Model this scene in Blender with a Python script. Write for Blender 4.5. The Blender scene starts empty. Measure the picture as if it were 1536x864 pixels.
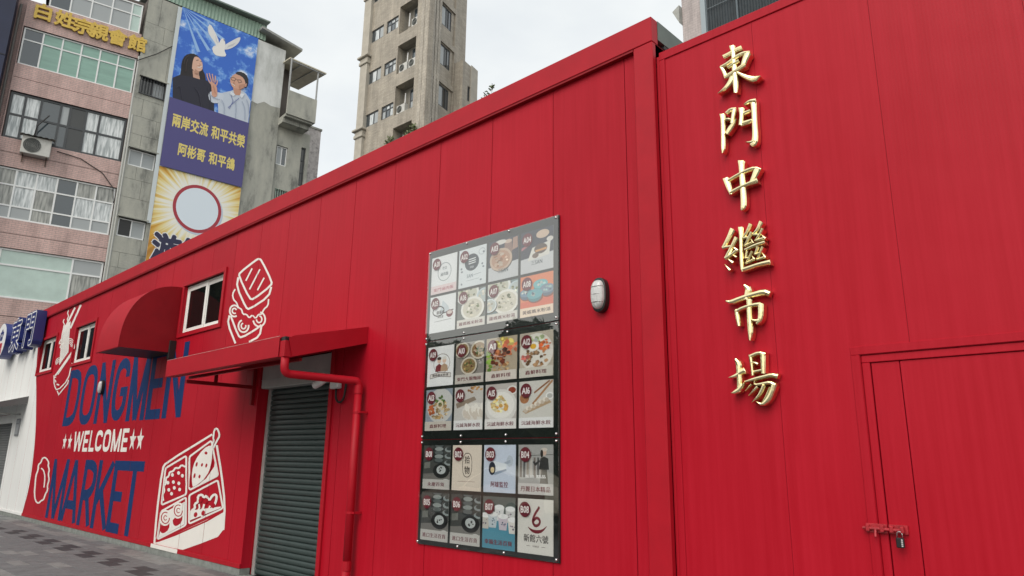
import bpy, bmesh, math, random
from mathutils import Vector, Matrix
random.seed(7)
R = math.radians
sc = bpy.context.scene
COL = sc.collection

# ------------------------------------------------------------------ camera, sky, sun, exposure
F_PX, PX0, PY0 = 1050.0, 768.0, 432.0            # focal length and centre for a 1536 x 864 frame
def _n(v): return v.normalized()
_up = _n(Vector((830-PX0, -3800-PY0, F_PX)))
_l = Vector((-370-PX0, 676-PY0, F_PX)); _l = _n(_l - _up*_l.dot(_up))
AX = -_l; AY = _up.cross(AX); AZ = _up           # the place's axes seen from the camera (x right, y down, z forward)
CAM = Vector((0.0, -5.0, 1.6))
def ray(px, py):
    c = Vector((px-PX0, py-PY0, F_PX)); return Vector((AX.dot(c), AY.dot(c), AZ.dot(c)))
def W(px, py, y=0.0):                            # point of the vertical plane Y = y
    v = ray(px, py); return CAM + v*((y-CAM.y)/v.y)
cam_d = bpy.data.cameras.new('camera'); cam = bpy.data.objects.new('camera', cam_d); COL.objects.link(cam)
cam_d.sensor_width = 36; cam_d.lens = 36*F_PX/1536; cam_d.clip_end = 2000; cam_d.clip_start = 0.05
cr = Vector((AX.x, AY.x, AZ.x)); cd = Vector((AX.y, AY.y, AZ.y)); cf = Vector((AX.z, AY.z, AZ.z))
m3 = Matrix((cr, -cd, -cf)).transposed()
cam.matrix_world = Matrix.Translation(CAM) @ m3.to_4x4()
sc.camera = cam

SUN_DIR = Vector((0.16, -0.70, 0.69)).normalized()      # towards the sun lamp, set over the street to fill wall and facades
world = bpy.data.worlds.new('World'); sc.world = world; world.use_nodes = True
nt = world.node_tree; nt.nodes.clear()
sky = nt.nodes.new('ShaderNodeTexSky'); sky.sky_type = 'NISHITA'; sky.sun_disc = False
sky.sun_elevation = math.asin(SUN_DIR.z); sky.sun_rotation = math.atan2(SUN_DIR.x, SUN_DIR.y)
sky.air_density = 1.3; sky.dust_density = 4.0; sky.ozone_density = 1.5
tc = nt.nodes.new('ShaderNodeTexCoord'); mp = nt.nodes.new('ShaderNodeMapping'); mp.inputs['Scale'].default_value = (1.0, 1.0, 2.2)
nz = nt.nodes.new('ShaderNodeTexNoise'); nz.inputs['Scale'].default_value = 2.2; nz.inputs['Detail'].default_value = 5; nz.inputs['Roughness'].default_value = .5
rp = nt.nodes.new('ShaderNodeMapRange'); rp.inputs['From Min'].default_value = .3; rp.inputs['From Max'].default_value = .7
rp.inputs['To Min'].default_value = .58; rp.inputs['To Max'].default_value = .92
mx = nt.nodes.new('ShaderNodeMix'); mx.data_type = 'RGBA'
mx.inputs[7].default_value = (6.35, 6.42, 6.25, 1)          # the veil of thin cloud
bg = nt.nodes.new('ShaderNodeBackground'); bg.inputs['Strength'].default_value = 0.12
out = nt.nodes.new('ShaderNodeOutputWorld')
L = nt.links.new
sz_ = nt.nodes.new('ShaderNodeSeparateXYZ'); L(tc.outputs['Generated'], sz_.inputs[0])
er = nt.nodes.new('ShaderNodeMapRange'); er.inputs['From Min'].default_value = .12; er.inputs['From Max'].default_value = .62; L(sz_.outputs[2], er.inputs['Value'])
vm = nt.nodes.new('ShaderNodeMix'); vm.data_type = 'RGBA'; vm.inputs[6].default_value = (8.5, 8.3, 7.6, 1); vm.inputs[7].default_value = (6.5, 6.65, 6.5, 1)
L(er.outputs[0], vm.inputs[0]); L(vm.outputs[2], mx.inputs[7])
L(tc.outputs['Generated'], mp.inputs[0]); L(mp.outputs[0], nz.inputs['Vector']); L(nz.outputs['Fac'], rp.inputs['Value'])
L(rp.outputs[0], mx.inputs[0]); L(sky.outputs[0], mx.inputs[6]); L(mx.outputs[2], bg.inputs['Color']); L(bg.outputs[0], out.inputs[0])
sd = bpy.data.lights.new('sun', 'SUN'); sd.energy = 1.3; sd.angle = R(42); sd.color = (1, .95, .88)
so = bpy.data.objects.new('sun', sd); COL.objects.link(so); so.location = (-10, -30, 30)
so.rotation_euler = (-SUN_DIR).to_track_quat('-Z', 'Y').to_euler()
sc.view_settings.view_transform = 'Standard'; sc.view_settings.look = 'None'
sc.view_settings.gamma = 1; sc.view_settings.use_curve_mapping = False
sc.view_settings.exposure = 0.45
sc.cycles.max_bounces = 8; sc.cycles.transparent_max_bounces = 12

# ------------------------------------------------------------------ materials
def s2l(c): return tuple(((x/255)/12.92 if x/255 <= .04045 else ((x/255+.055)/1.055)**2.4) for x in c)
MATS = {}
def mat(name, col, rough=.6, metal=0., spec=.5, noise=0., nscale=6., bump=0., bscale=40., stretch=(1,1,1), coat=0., col2=None):
    if name in MATS: return MATS[name]
    m = bpy.data.materials.new(name); m.use_nodes = True; MATS[name] = m
    t = m.node_tree; b = t.nodes['Principled BSDF']
    b.inputs['Base Color'].default_value = (*col, 1); b.inputs['Roughness'].default_value = rough
    b.inputs['Metallic'].default_value = metal; b.inputs['Specular IOR Level'].default_value = spec
    b.inputs['Coat Weight'].default_value = coat; b.inputs['Coat Roughness'].default_value = .05
    if noise or bump:
        c = t.nodes.new('ShaderNodeTexCoord'); mpn = t.nodes.new('ShaderNodeMapping'); mpn.inputs['Scale'].default_value = stretch
        g = t.nodes.new('ShaderNodeNewGeometry'); t.links.new(g.outputs['Position'], mpn.inputs[0])
    if noise:
        n = t.nodes.new('ShaderNodeTexNoise'); n.inputs['Scale'].default_value = nscale; n.inputs['Detail'].default_value = 6; n.inputs['Roughness'].default_value = .65
        t.links.new(mpn.outputs[0], n.inputs['Vector'])
        r = t.nodes.new('ShaderNodeMapRange'); r.inputs['From Min'].default_value = .3; r.inputs['From Max'].default_value = .7
        t.links.new(n.outputs['Fac'], r.inputs['Value'])
        mi = t.nodes.new('ShaderNodeMix'); mi.data_type = 'RGBA'
        c2 = col2 or tuple(x*(1-noise) for x in col)
        mi.inputs[6].default_value = (*c2, 1); mi.inputs[7].default_value = (*[min(1, x*(1+noise*.3)) for x in col], 1)
        t.links.new(r.outputs[0], mi.inputs[0]); t.links.new(mi.outputs[2], b.inputs['Base Color'])
    if bump:
        n2 = t.nodes.new('ShaderNodeTexNoise'); n2.inputs['Scale'].default_value = bscale; n2.inputs['Detail'].default_value = 4
        t.links.new(mpn.outputs[0], n2.inputs['Vector'])
        bp = t.nodes.new('ShaderNodeBump'); bp.inputs['Strength'].default_value = bump; bp.inputs['Distance'].default_value = .01
        t.links.new(n2.outputs['Fac'], bp.inputs['Height']); t.links.new(bp.outputs[0], b.inputs['Normal'])
    return m
def red_mat(name, col, rough=.42):
    """painted steel sheet with fine vertical ribs, faint brush-out and dust"""
    m = bpy.data.materials.new(name); m.use_nodes = True; MATS[name] = m
    t = m.node_tree; b = t.nodes['Principled BSDF']; N = t.nodes.new; K = t.links.new
    g = N('ShaderNodeNewGeometry'); sx = N('ShaderNodeMapping'); sx.inputs['Scale'].default_value = (1, 1, .035)
    K(g.outputs['Position'], sx.inputs[0])
    n1 = N('ShaderNodeTexNoise'); n1.inputs['Scale'].default_value = 26; n1.inputs['Detail'].default_value = 4; K(sx.outputs[0], n1.inputs['Vector'])
    n2 = N('ShaderNodeTexNoise'); n2.inputs['Scale'].default_value = .7; n2.inputs['Detail'].default_value = 7; K(g.outputs['Position'], n2.inputs['Vector'])
    ad = N('ShaderNodeMath'); ad.operation = 'MULTIPLY_ADD'; ad.inputs[1].default_value = .55; K(n1.outputs['Fac'], ad.inputs[0]); 
    m2 = N('ShaderNodeMath'); m2.operation = 'MULTIPLY'; m2.inputs[1].default_value = .45; K(n2.outputs['Fac'], m2.inputs[0]); K(m2.outputs[0], ad.inputs[2])
    r = N('ShaderNodeMapRange'); r.inputs['From Min'].default_value = .38; r.inputs['From Max'].default_value = .62; K(ad.outputs[0], r.inputs['Value'])
    mi = N('ShaderNodeMix'); mi.data_type = 'RGBA'
    mi.inputs[6].default_value = (*[c*.93 for c in col], 1); mi.inputs[7].default_value = (min(1, col[0]*1.04), col[1]*1.25+.002, col[2]*1.2+.002, 1)
    K(r.outputs[0], mi.inputs[0])
    oi = N('ShaderNodeObjectInfo'); orr = N('ShaderNodeMapRange'); orr.inputs['To Min'].default_value = .95; orr.inputs['To Max'].default_value = 1.04; K(oi.outputs['Random'], orr.inputs['Value'])
    vs_ = N('ShaderNodeVectorMath'); vs_.operation = 'SCALE'; K(mi.outputs[2], vs_.inputs[0]); K(orr.outputs[0], vs_.inputs['Scale']); K(vs_.outputs[0], b.inputs['Base Color'])
    rr = N('ShaderNodeMapRange'); rr.inputs['To Min'].default_value = rough-.07; rr.inputs['To Max'].default_value = rough+.1; K(n2.outputs['Fac'], rr.inputs['Value']); K(rr.outputs[0], b.inputs['Roughness'])
    wv = N('ShaderNodeTexWave'); wv.wave_type = 'BANDS'; wv.bands_direction = 'X'; wv.inputs['Scale'].default_value = 14; wv.inputs['Distortion'].default_value = .0
    K(g.outputs['Position'], wv.inputs['Vector'])
    a2 = N('ShaderNodeMath'); a2.operation = 'MULTIPLY_ADD'; a2.inputs[1].default_value = .5; K(n1.outputs['Fac'], a2.inputs[0]); K(wv.outputs['Fac'], a2.inputs[2])
    bp = N('ShaderNodeBump'); bp.inputs['Strength'].default_value = .04; bp.inputs['Distance'].default_value = .004; K(a2.outputs[0], bp.inputs['Height'])
    nb = N('ShaderNodeTexNoise'); nb.inputs['Scale'].default_value = 1.3; nb.inputs['Detail'].default_value = 2; K(g.outputs['Position'], nb.inputs['Vector'])
    b2 = N('ShaderNodeBump'); b2.inputs['Strength'].default_value = .22; b2.inputs['Distance'].default_value = .05; K(nb.outputs['Fac'], b2.inputs['Height']); K(bp.outputs[0], b2.inputs['Normal'])
    K(b2.outputs[0], b.inputs['Normal']); b.inputs['Specular IOR Level'].default_value = .16
    return m
RED = (.40, .0054, .017)
red = red_mat('red_painted_steel', RED)
red_trim = mat('red_trim', (.40, .0058, .017), .5, noise=.12, nscale=3, spec=.25)
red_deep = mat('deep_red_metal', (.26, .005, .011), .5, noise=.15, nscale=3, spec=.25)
white_paint = mat('white_mural_paint', (.78, .76, .72), .6, noise=.06, nscale=3)
white_wall = mat('white_wall_paint', (.80, .81, .80), .55, noise=.1, nscale=2, stretch=(1, 1, .25))
navy_paint = mat('navy_mural_paint', (.007, .036, .135), .6, noise=.15, nscale=3, spec=.2)
white_pvc = mat('white_window_frame', (.8, .8, .77), .4)
dark_glass = mat('dark_window_glass', (.006, .007, .007), .03, spec=.15)
black = mat('black_plastic', (.012, .013, .014), .35)
black_rub = mat('black_rubber', (.015, .015, .016), .6)
grey_metal = mat('grey_galvanised', (.42, .43, .42), .45, metal=.3, noise=.2, nscale=5)
shutter_m = mat('dark_green_grey_shutter', (.038, .058, .056), .42, noise=.2, nscale=2, stretch=(.3, 1, 3))
chrome = mat('steel_bolt', (.7, .7, .7), .18, metal=1)
concrete = mat('plinth_concrete', (.24, .26, .245), .9, noise=.35, nscale=7, bump=.4, bscale=60)
paver_m = mat('paver_stone', (.155, .162, .165), .75, noise=.3, nscale=5, bump=.3, bscale=80)
paver_d = mat('paver_dark_stone', (.045, .047, .05), .7, noise=.3, nscale=5, bump=.3, bscale=80)
paver_l = mat('paver_light_stone', (.22, .225, .22), .75, noise=.3, nscale=5, bump=.3, bscale=80)
def gold_mat():
    m = mat('polished_gold', (.96, .85, .50), .27, metal=1.0)
    t = m.node_tree; b = t.nodes['Principled BSDF']
    g = t.nodes.new('ShaderNodeNewGeometry'); n = t.nodes.new('ShaderNodeTexNoise'); n.inputs['Scale'].default_value = 22; n.inputs['Detail'].default_value = 3
    t.links.new(g.outputs['Position'], n.inputs['Vector'])
    bp = t.nodes.new('ShaderNodeBump'); bp.inputs['Strength'].default_value = .2; bp.inputs['Distance'].default_value = .008
    t.links.new(n.outputs['Fac'], bp.inputs['Height']); t.links.new(bp.outputs[0], b.inputs['Normal'])
    return m
gold = gold_mat()
gold_paint = mat('gold_paint', (.70, .48, .08), .4, noise=.3, nscale=8)
def print_mat():
    m = bpy.data.materials.new('printed_ink'); m.use_nodes = True; MATS['print'] = m
    t = m.node_tree; a = t.nodes.new('ShaderNodeVertexColor'); a.layer_name = 'ink'
    t.links.new(a.outputs[0], t.nodes['Principled BSDF'].inputs['Base Color']); t.nodes['Principled BSDF'].inputs['Roughness'].default_value = .55
    return m
printm = print_mat()
def acrylic_mat():
    m = bpy.data.materials.new('clear_acrylic'); m.use_nodes = True; MATS['acrylic'] = m
    t = m.node_tree; t.nodes.clear(); N = t.nodes.new; K = t.links.new
    o = N('ShaderNodeOutputMaterial'); mi = N('ShaderNodeMixShader'); tr = N('ShaderNodeBsdfTransparent'); gl = N('ShaderNodeBsdfGlossy')
    tr.inputs[0].default_value = (.95, .96, .96, 1); gl.inputs['Roughness'].default_value = .015
    fr = N('ShaderNodeFresnel'); fr.inputs[0].default_value = 2.5
    g = N('ShaderNodeNewGeometry'); n = N('ShaderNodeTexNoise'); n.inputs['Scale'].default_value = 1.7; n.inputs['Detail'].default_value = 1
    K(g.outputs['Position'], n.inputs['Vector'])
    bp = N('ShaderNodeBump'); bp.inputs['Strength'].default_value = .13; bp.inputs['Distance'].default_value = .05; K(n.outputs['Fac'], bp.inputs['Height']); K(bp.outputs[0], gl.inputs['Normal'])
    iv = N('ShaderNodeMath'); iv.operation = 'SUBTRACT'; iv.inputs[0].default_value = 1.0; K(g.outputs['Backfacing'], iv.inputs[1])
    mu_ = N('ShaderNodeMath'); mu_.operation = 'MULTIPLY'; K(fr.outputs[0], mu_.inputs[0]); K(iv.outputs[0], mu_.inputs[1]); K(mu_.outputs[0], mi.inputs[0]); K(tr.outputs[0], mi.inputs[1]); K(gl.outputs[0], mi.inputs[2]); K(mi.outputs[0], o.inputs[0])
    return m
acrylic = acrylic_mat()

# ------------------------------------------------------------------ mesh helpers
WM = {}                                                   # world matrices of things and parts
def thing(name, label, cat, loc=(0, 0, 0), rotz=0, group=None):
    o = bpy.data.objects.new(name, None); COL.objects.link(o); o.empty_display_size = .2
    o.location = loc; o.rotation_euler = (0, 0, rotz); o['label'] = label; o['category'] = cat
    if group: o['group'] = group
    WM[o.name] = Matrix.Translation(loc) @ Matrix.Rotation(rotz, 4, 'Z')
    return o
def tag(o, label, cat, group=None):
    o['label'] = label; o['category'] = cat
    if group: o['group'] = group
    return o
class MB:
    def __init__(s): s.v = []; s.f = []; s.m = []; s.c = []
    def add(s, vs, fs, mi=0, col=None):
        k = len(s.v); s.v += [tuple(p) for p in vs]
        for f in fs: s.f.append(tuple(i+k for i in f)); s.m.append(mi); s.c.append(col)
        return s
    def box(s, x0, x1, y0, y1, z0, z1, mi=0, col=None):
        return s.add([(x0,y0,z0),(x1,y0,z0),(x1,y1,z0),(x0,y1,z0),(x0,y0,z1),(x1,y0,z1),(x1,y1,z1),(x0,y1,z1)],
              [(0,3,2,1),(4,5,6,7),(0,1,5,4),(1,2,6,5),(2,3,7,6),(3,0,4,7)], mi, col)
    def bbox(s, x0, x1, y0, y1, z0, z1, b=.01, mi=0):     # box with chamfered edges
        xs=(x0,x1); ys=(y0,y1); zs=(z0,z1); vs=[]; idx={}
        for i in (0,1):
            for j in (0,1):
                for k in (0,1):
                    for a in range(3):
                        p=[xs[i],ys[j],zs[k]]; sg=[1-2*i,1-2*j,1-2*k]
                        for q in range(3):
                            if q!=a: p[q]+=sg[q]*b
                        idx[(i,j,k,a)]=len(vs); vs.append(p)
        F=[]
        for a in range(3):
            o=[q for q in range(3) if q!=a]
            for e in (0,1):
                cyc=[]
                for (u,w) in ((0,0),(1,0),(1,1),(0,1)):
                    t=[0,0,0]; t[a]=e; t[o[0]]=u; t[o[1]]=w; cyc.append(idx[(*t,a)])
                if (e==0)!=(a==1): cyc=cyc[::-1]
                F.append(cyc)
        for a in range(3):
            o=[q for q in range(3) if q!=a]
            for u in (0,1):
                for w in (0,1):
                    t0=[0,0,0]; t1=[0,0,0]; t0[a]=0; t1[a]=1; t0[o[0]]=t1[o[0]]=u; t0[o[1]]=t1[o[1]]=w
                    F.append([idx[(*t0,o[0])],idx[(*t1,o[0])],idx[(*t1,o[1])],idx[(*t0,o[1])]])
        for i in (0,1):
            for j in (0,1):
                for k in (0,1): F.append([idx[(i,j,k,0)],idx[(i,j,k,1)],idx[(i,j,k,2)]])
        return s.add(vs, F, mi)
    def prism(s, pts, y0, y1, mi=0):                      # polygon in x,z pushed from y0 (front) to y1
        n=len(pts); vs=[(x,y0,z) for x,z in pts]+[(x,y1,z) for x,z in pts]
        return s.add(vs,[tuple(range(n)),tuple(range(2*n-1,n-1,-1))]+[(i,i+n,(i+1)%n+n,(i+1)%n) for i in range(n)],mi)
    def prism_x(s, pts, x0, x1, mi=0):                    # polygon in y,z pushed along x
        n=len(pts); vs=[(x0,y,z) for y,z in pts]+[(x1,y,z) for y,z in pts]
        return s.add(vs,[tuple(range(n)),tuple(range(2*n-1,n-1,-1))]+[(i,i+n,(i+1)%n+n,(i+1)%n) for i in range(n)],mi)
    def tube(s, path, r, n=10, mi=0, closed=False):
        P=[Vector(p) for p in path]; vs=[]; rs = r if isinstance(r,(list,tuple)) else [r]*len(P)
        for i,p in enumerate(P):
            a=P[i-1] if i else P[0]; b=P[i+1] if i<len(P)-1 else P[-1]
            d=(b-a).normalized(); u=d.orthogonal().normalized() if i==0 else (u-d*u.dot(d)).normalized(); w=d.cross(u)
            for k in range(n):
                an=2*math.pi*k/n; vs.append(p+(u*math.cos(an)+w*math.sin(an))*rs[i])
        fs=[]
        for i in range(len(P)-1):
            for k in range(n): fs.append((i*n+k,i*n+(k+1)%n,(i+1)*n+(k+1)%n,(i+1)*n+k))
        fs.append(tuple(range(n-1,-1,-1))); fs.append(tuple(range((len(P)-1)*n,len(P)*n)))
        return s.add(vs,fs,mi)
    def poly(s, pts, y, mi=0, col=None):
        return s.add([(x,y,z) for x,z in pts],[tuple(range(len(pts)))],mi,col)
    def build(s, name, mats, parent=None, local=False, smooth=False, bevel=0):
        me = bpy.data.meshes.new(name)
        if not isinstance(mats,(list,tuple)): mats=[mats]
        vs = s.v
        if parent is not None and not local:
            inv = WM[parent.name].inverted(); vs=[inv@Vector(p) for p in vs]
        me.from_pydata([tuple(p) for p in vs],[],s.f)
        for m in mats: me.materials.append(m)
        me.polygons.foreach_set('material_index', s.m)
        if any(c is not None for c in s.c):
            ca = me.color_attributes.new('ink','FLOAT_COLOR','CORNER'); buf=[]
            for f,c in zip(s.f,s.c):
                cc=(*(c or (1,1,1)),1)
                for _ in f: buf+=cc
            ca.data.foreach_set('color',buf)
        if smooth: me.polygons.foreach_set('use_smooth',[True]*len(me.polygons))
        me.update()
        o = bpy.data.objects.new(name,me); COL.objects.link(o)
        if parent is not None: o.parent = parent; WM[o.name]=WM[parent.name].copy()
        else: WM[o.name]=Matrix()
        return o
def fix_normals(o):
    b=bmesh.new(); b.from_mesh(o.data); bmesh.ops.recalc_face_normals(b,faces=b.faces); b.to_mesh(o.data); b.free()
def smooth_by_angle(o, a=40):
    fix_normals(o)
    o.data.polygons.foreach_set('use_smooth',[True]*len(o.data.polygons)); o.data.set_sharp_from_angle(angle=R(a)); return o
def add_uv_none(): pass

# glyphs of the built-in font, one flat mesh per character
GL = {}
def load_glyphs(chars, offset):
    tmp=[]
    for ch in sorted(set(chars)):
        if (ch,offset) in GL or ch==' ': continue
        c=bpy.data.curves.new('g','FONT'); c.body=ch; c.size=1; c.offset=offset; c.resolution_u=3
        o=bpy.data.objects.new('g',c); COL.objects.link(o); tmp.append((ch,o))
    bpy.context.view_layer.update(); dg=bpy.context.evaluated_depsgraph_get()
    for ch,o in tmp:
        me=bpy.data.meshes.new_from_object(o.evaluated_get(dg))
        vs=[(v.co.x,v.co.y) for v in me.vertices]; fs=[tuple(p.vertices) for p in me.polygons]
        GL[(ch,offset)]=(vs,fs,min(v[0] for v in vs),max(v[0] for v in vs)); bpy.data.meshes.remove(me)
    for ch,o in tmp:
        c=o.data; bpy.data.objects.remove(o); bpy.data.curves.remove(c)
def adv(ch, off):
    if ch==' ': return .35
    if ord(ch)>0x2e80: return 1.02
    g=GL[(ch,off)]; return g[3]-g[2]+.09
SH8=[(0,0)]+[(math.cos(k*math.pi/4),math.sin(k*math.pi/4)) for k in range(8)]
def text(mb, s, x, z, h, y, bold=.02, mi=0, col=None, width=None, extr=0, dl=.00003, sh=None):
    """write s centred on x; h = character height; width fits the line to that length; bold thickens by shifted copies"""
    tot=sum(adv(c,0) for c in s); sx=h/.86 if not width else width/tot; sz=h/.86
    cur=x-tot*sx/2
    for c in s:
        if c!=' ':
            vs,fs,x0,x1=GL[(c,0)]; cj=ord(c)>0x2e80; zo=-.38 if cj else -.36; xo=.5-.5*1.02 if cj else x0-.045
            k=1.0 if cj else 1.15
            for j,(bx,bz) in enumerate(((sh or SH8) if bold else SH8[:1])):
                P=[(cur+(a-xo+bx*bold)*sx,y-j*dl,z+(b+zo+bz*bold)*sz*k) for a,b in vs]
                mb.add(P,fs,mi,col)
                if extr:
                    cnt={}
                    for f in fs:
                        for i in range(len(f)):
                            e=(f[i],f[(i+1)%len(f)]); q=frozenset(e); cnt[q]=cnt.get(q,[])+[e]
                    for es in cnt.values():
                        if len(es)==1:
                            a,b=es[0]; pa,pb=P[a],P[b]
                            mb.add([pa,pb,(pb[0],y+extr,pb[2]),(pa[0],y+extr,pa[2])],[(0,3,2,1)],mi,col)
        cur+=adv(c,0)*sx
SH3=[(0,0),(1,.3),(-1,-.3)]
CAPS='東門滷肉飯三羅媽米粉湯黃大腸麵線鑫鮮料理沅誠海水餃永慶百貨阿雄監控丹麗日本精品進口生活幸福新館六號拾物外澳服飾店味道老店SANABCDEFGHIJKLMNOPQRSTUVWXYZ0123456789'
load_glyphs(CAPS+'白姓宗親會館兩岸交流和平共榮阿彬哥鴿游智',0)

# ribbons: flat painted strokes.  Points (x, z); each stroke lies 0.15 mm above the one before
def ribbon2d(pts, w, closed=False, cap=0.0):
    P=[Vector(p[:2]) for p in pts]; n=len(P); ws=[p[2] if len(p)>2 else w for p in pts]
    Lp=[];Rp=[]
    for i in range(n):
        a=P[(i-1)%n] if (closed or i) else P[i]; b=P[(i+1)%n] if (closed or i<n-1) else P[i]
        d1=(P[i]-a); d2=(b-P[i])
        d1=d1.normalized() if d1.length>1e-9 else d2.normalized(); d2=d2.normalized() if d2.length>1e-9 else d1
        t=(d1+d2); t=t.normalized() if t.length>1e-6 else d1
        nn=Vector((-t.y,t.x)); n1=Vector((-d1.y,d1.x)); k=1/max(.55,nn.dot(n1)); q=P[i].copy()
        if cap and not closed and i==0: q-=d2*cap
        if cap and not closed and i==n-1: q+=d1*cap
        Lp.append(q+nn*ws[i]*.5*k); Rp.append(q-nn*ws[i]*.5*k)
    quads=[]
    for i in range(n if closed else n-1):
        j=(i+1)%n; quads.append([Rp[i],Rp[j],Lp[j],Lp[i]])
    return quads
def smoothpts(pts, it=2, closed=False):                    # corner cutting
    for _ in range(it):
        o=[]; n=len(pts)
        if not closed: o.append(pts[0])
        for i in range(n if closed else n-1):
            a=pts[i]; b=pts[(i+1)%n]
            o.append(tuple(a[k]*.75+b[k]*.25 for k in range(len(a)))); o.append(tuple(a[k]*.25+b[k]*.75 for k in range(len(a))))
        if not closed: o.append(pts[-1])
        pts=o
    return pts
class Mural:
    """paint on the hall wall, traced in photo pixels of a crop and laid on the wall plane"""
    def __init__(s, ox=0, oy=0, k=1.0, y=-.0015): s.mb=MB(); s.o=(ox,oy,k); s.y=y
    def pt(s,x,y): ox,oy,k=s.o; q=W(x/k+ox,y/k+oy); return (q.x,q.z)
    def nxt(s): s.y-=.00015; return s.y
    def rib(s,pts,w,mi=0,closed=False,it=0,cap=0):
        if it: pts=smoothpts(pts,it,closed)
        y=s.nxt()
        for q in ribbon2d(pts,w,closed,cap): s.mb.poly([s.pt(*p) for p in q],y,mi)
    def fill(s,pts,mi=0,it=0):
        if it: pts=smoothpts(pts,it,True)
        s.mb.poly([s.pt(*p) for p in pts],s.nxt(),mi)
    def disc(s,x,y,rx,ry,mi=0,rot=0,n=18):
        c,t=math.cos(rot),math.sin(rot)
        s.fill([(x+rx*math.cos(a)*c-ry*math.sin(a)*t, y+rx*math.cos(a)*t+ry*math.sin(a)*c) for a in [2*math.pi*i/n for i in range(n)]],mi)
    def arc(s,x,y,rx,ry,a0,a1,w,mi=0,n=14):
        s.rib([(x+rx*math.cos(R(a0+(a1-a0)*i/n)),y+ry*math.sin(R(a0+(a1-a0)*i/n))) for i in range(n+1)],w,mi)
SEAM0, SEAMW, GAP = -17.40, 0.8785, 0.0035
def cut_seams(o, parent):
    """interrupt the paint at the panel joints"""
    b=bmesh.new(); b.from_mesh(o.data); off=WM[parent.name].translation
    bmesh.ops.triangulate(b, faces=[f for f in b.faces if len(f.verts)>4])
    xs=[v.co.x+off.x for v in b.verts]; lo,hi=min(xs),max(xs)
    k=math.ceil((lo-SEAM0)/SEAMW)
    while SEAM0+k*SEAMW<hi:
        X=SEAM0+k*SEAMW-off.x
        for e in (-GAP*1.3,GAP*1.3):
            bmesh.ops.bisect_plane(b,geom=b.verts[:]+b.edges[:]+b.faces[:],plane_co=(X+e,0,0),plane_no=(1,0,0))
        bmesh.ops.delete(b,geom=[f for f in b.faces if abs(f.calc_center_median().x-X)<GAP],context='FACES')
        k+=1
    b.to_mesh(o.data); b.free()

# ------------------------------------------------------------------ ground
g=MB(); g.add([(-400,-400,-.012),(400,-400,-.012),(400,400,-.012),(-400,400,-.012)],[(0,1,2,3)])
go=g.build('ground',mat('street_asphalt',(.075,.075,.078),.85,noise=.2,nscale=3,bump=.3,bscale=60)); go['kind']='structure'
pv=thing('pavement','','',(0,0,0)); del pv['label']; del pv['category']; pv['kind']='structure'
bed=MB(); bed.box(-34,6,-4.6,-.02,-.011,-.006); bed.build('mortar_bed',mat('mortar',(.06,.06,.06),.9),pv)
groups=[MB(),MB(),MB()]
y=-.03; row=0
while y>-4.5:
    hgt=.20 if row%1==0 else .3
    x=-33+ (row%2)*.3
    while x<5:
        w=.6
        band=(row%9 in (3,4))
        t=random.random()
        if band: k = 1 if int((x+50)/.6)%2==(row%2) else 0
        else: k = 2 if t<(.6 if row<2 else .13) else 0
        if t>.93: k=0
        zt=random.uniform(-.0015,.0015)
        a,b_,c,d=x+.003,x+w-.003,y-hgt+.003,y-.003
        groups[k].add([(a,c,-.006),(b_,c,-.006),(b_,d,-.006),(a,d,-.006),(a+.002,c+.002,zt),(b_-.002,c+.002,zt+random.uniform(-.001,.001)),(b_-.002,d-.002,zt),(a+.002,d-.002,zt)],
                      [(4,5,6,7),(0,1,5,4),(1,2,6,5),(2,3,7,6),(3,0,4,7)])
        x+=w
    y-=hgt; row+=1
for gm,m in zip(groups,(paver_m,paver_d,paver_l)):
    o=gm.build('paver',m,pv); o['kind']='stuff'

# ------------------------------------------------------------------ the red market hall
hall=thing('market_hall','long red steel panel market hall with painted mural and white painted far end','building',(-15.75,0,0))
X0,X1=-28.6,-3.0; ZB,ZT=.09,5.34
WIN=[(-22.86,-21.42,3.78,4.68),(-19.74,-18.24,3.78,4.68),(-13.2,-11.56,3.79,4.69)]
DOOR=(-9.95,-7.99,0.0,2.98); LDOOR=(-28.2,-24.62,0.0,2.74)
OPEN=WIN+[DOOR,LDOOR]
def rect_minus(r, holes):
    out=[r]
    for (a,b,c,d) in holes:
        nw=[]
        for (x0,x1,z0,z1) in out:
            if a>=x1 or b<=x0 or c>=z1 or d<=z0: nw.append((x0,x1,z0,z1)); continue
            if a>x0: nw.append((x0,a,z0,z1))
            if b<x1: nw.append((b,x1,z0,z1))
            xa,xb=max(x0,a),min(x1,b)
            if d<z1: nw.append((xa,xb,d,z1))
            if c>z0: nw.append((xa,xb,z0,c))
        out=nw
    return out
edges=[X0]; k=math.ceil((X0-SEAM0)/SEAMW+.2)
while SEAM0+k*SEAMW<X1-.15: edges.append(SEAM0+k*SEAMW); k+=1
edges.append(X1)
for a,b in zip(edges,edges[1:]):
    mb=MB(); g0=GAP if a>X0 else 0; g1=GAP if b<X1 else 0
    for (x0,x1,z0,z1) in rect_minus((a+g0,b-g1,ZB,ZT),OPEN): mb.box(x0,x1,0,.15,z0,z1)
    dy=random.uniform(0,.0012)
    mb.v=[(x,y+(dy if y<.01 else 0),z) for x,y,z in mb.v]
    mb.build('wall_panel',red,hall)
core=MB()
for (x0,x1,z0,z1) in rect_minus((X0,X1,ZB,ZT),OPEN): core.box(x0+.001,x1-.001,.012,.148,z0,z1)
core.build('joint_backing',mat('joint_sealant',(.10,.008,.012),.8),hall)
bk=MB(); bk.box(X0,X1,.5,.6,0,5.3); bk.box(X0,X1,.16,9,5.36,5.40); bk.box(X1-.12,X1-.02,.16,9,0,5.3); bk.box(X0,X0+.1,.16,9,0,5.3); bk.box(X0,X1,8.9,9,0,5.3)
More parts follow.
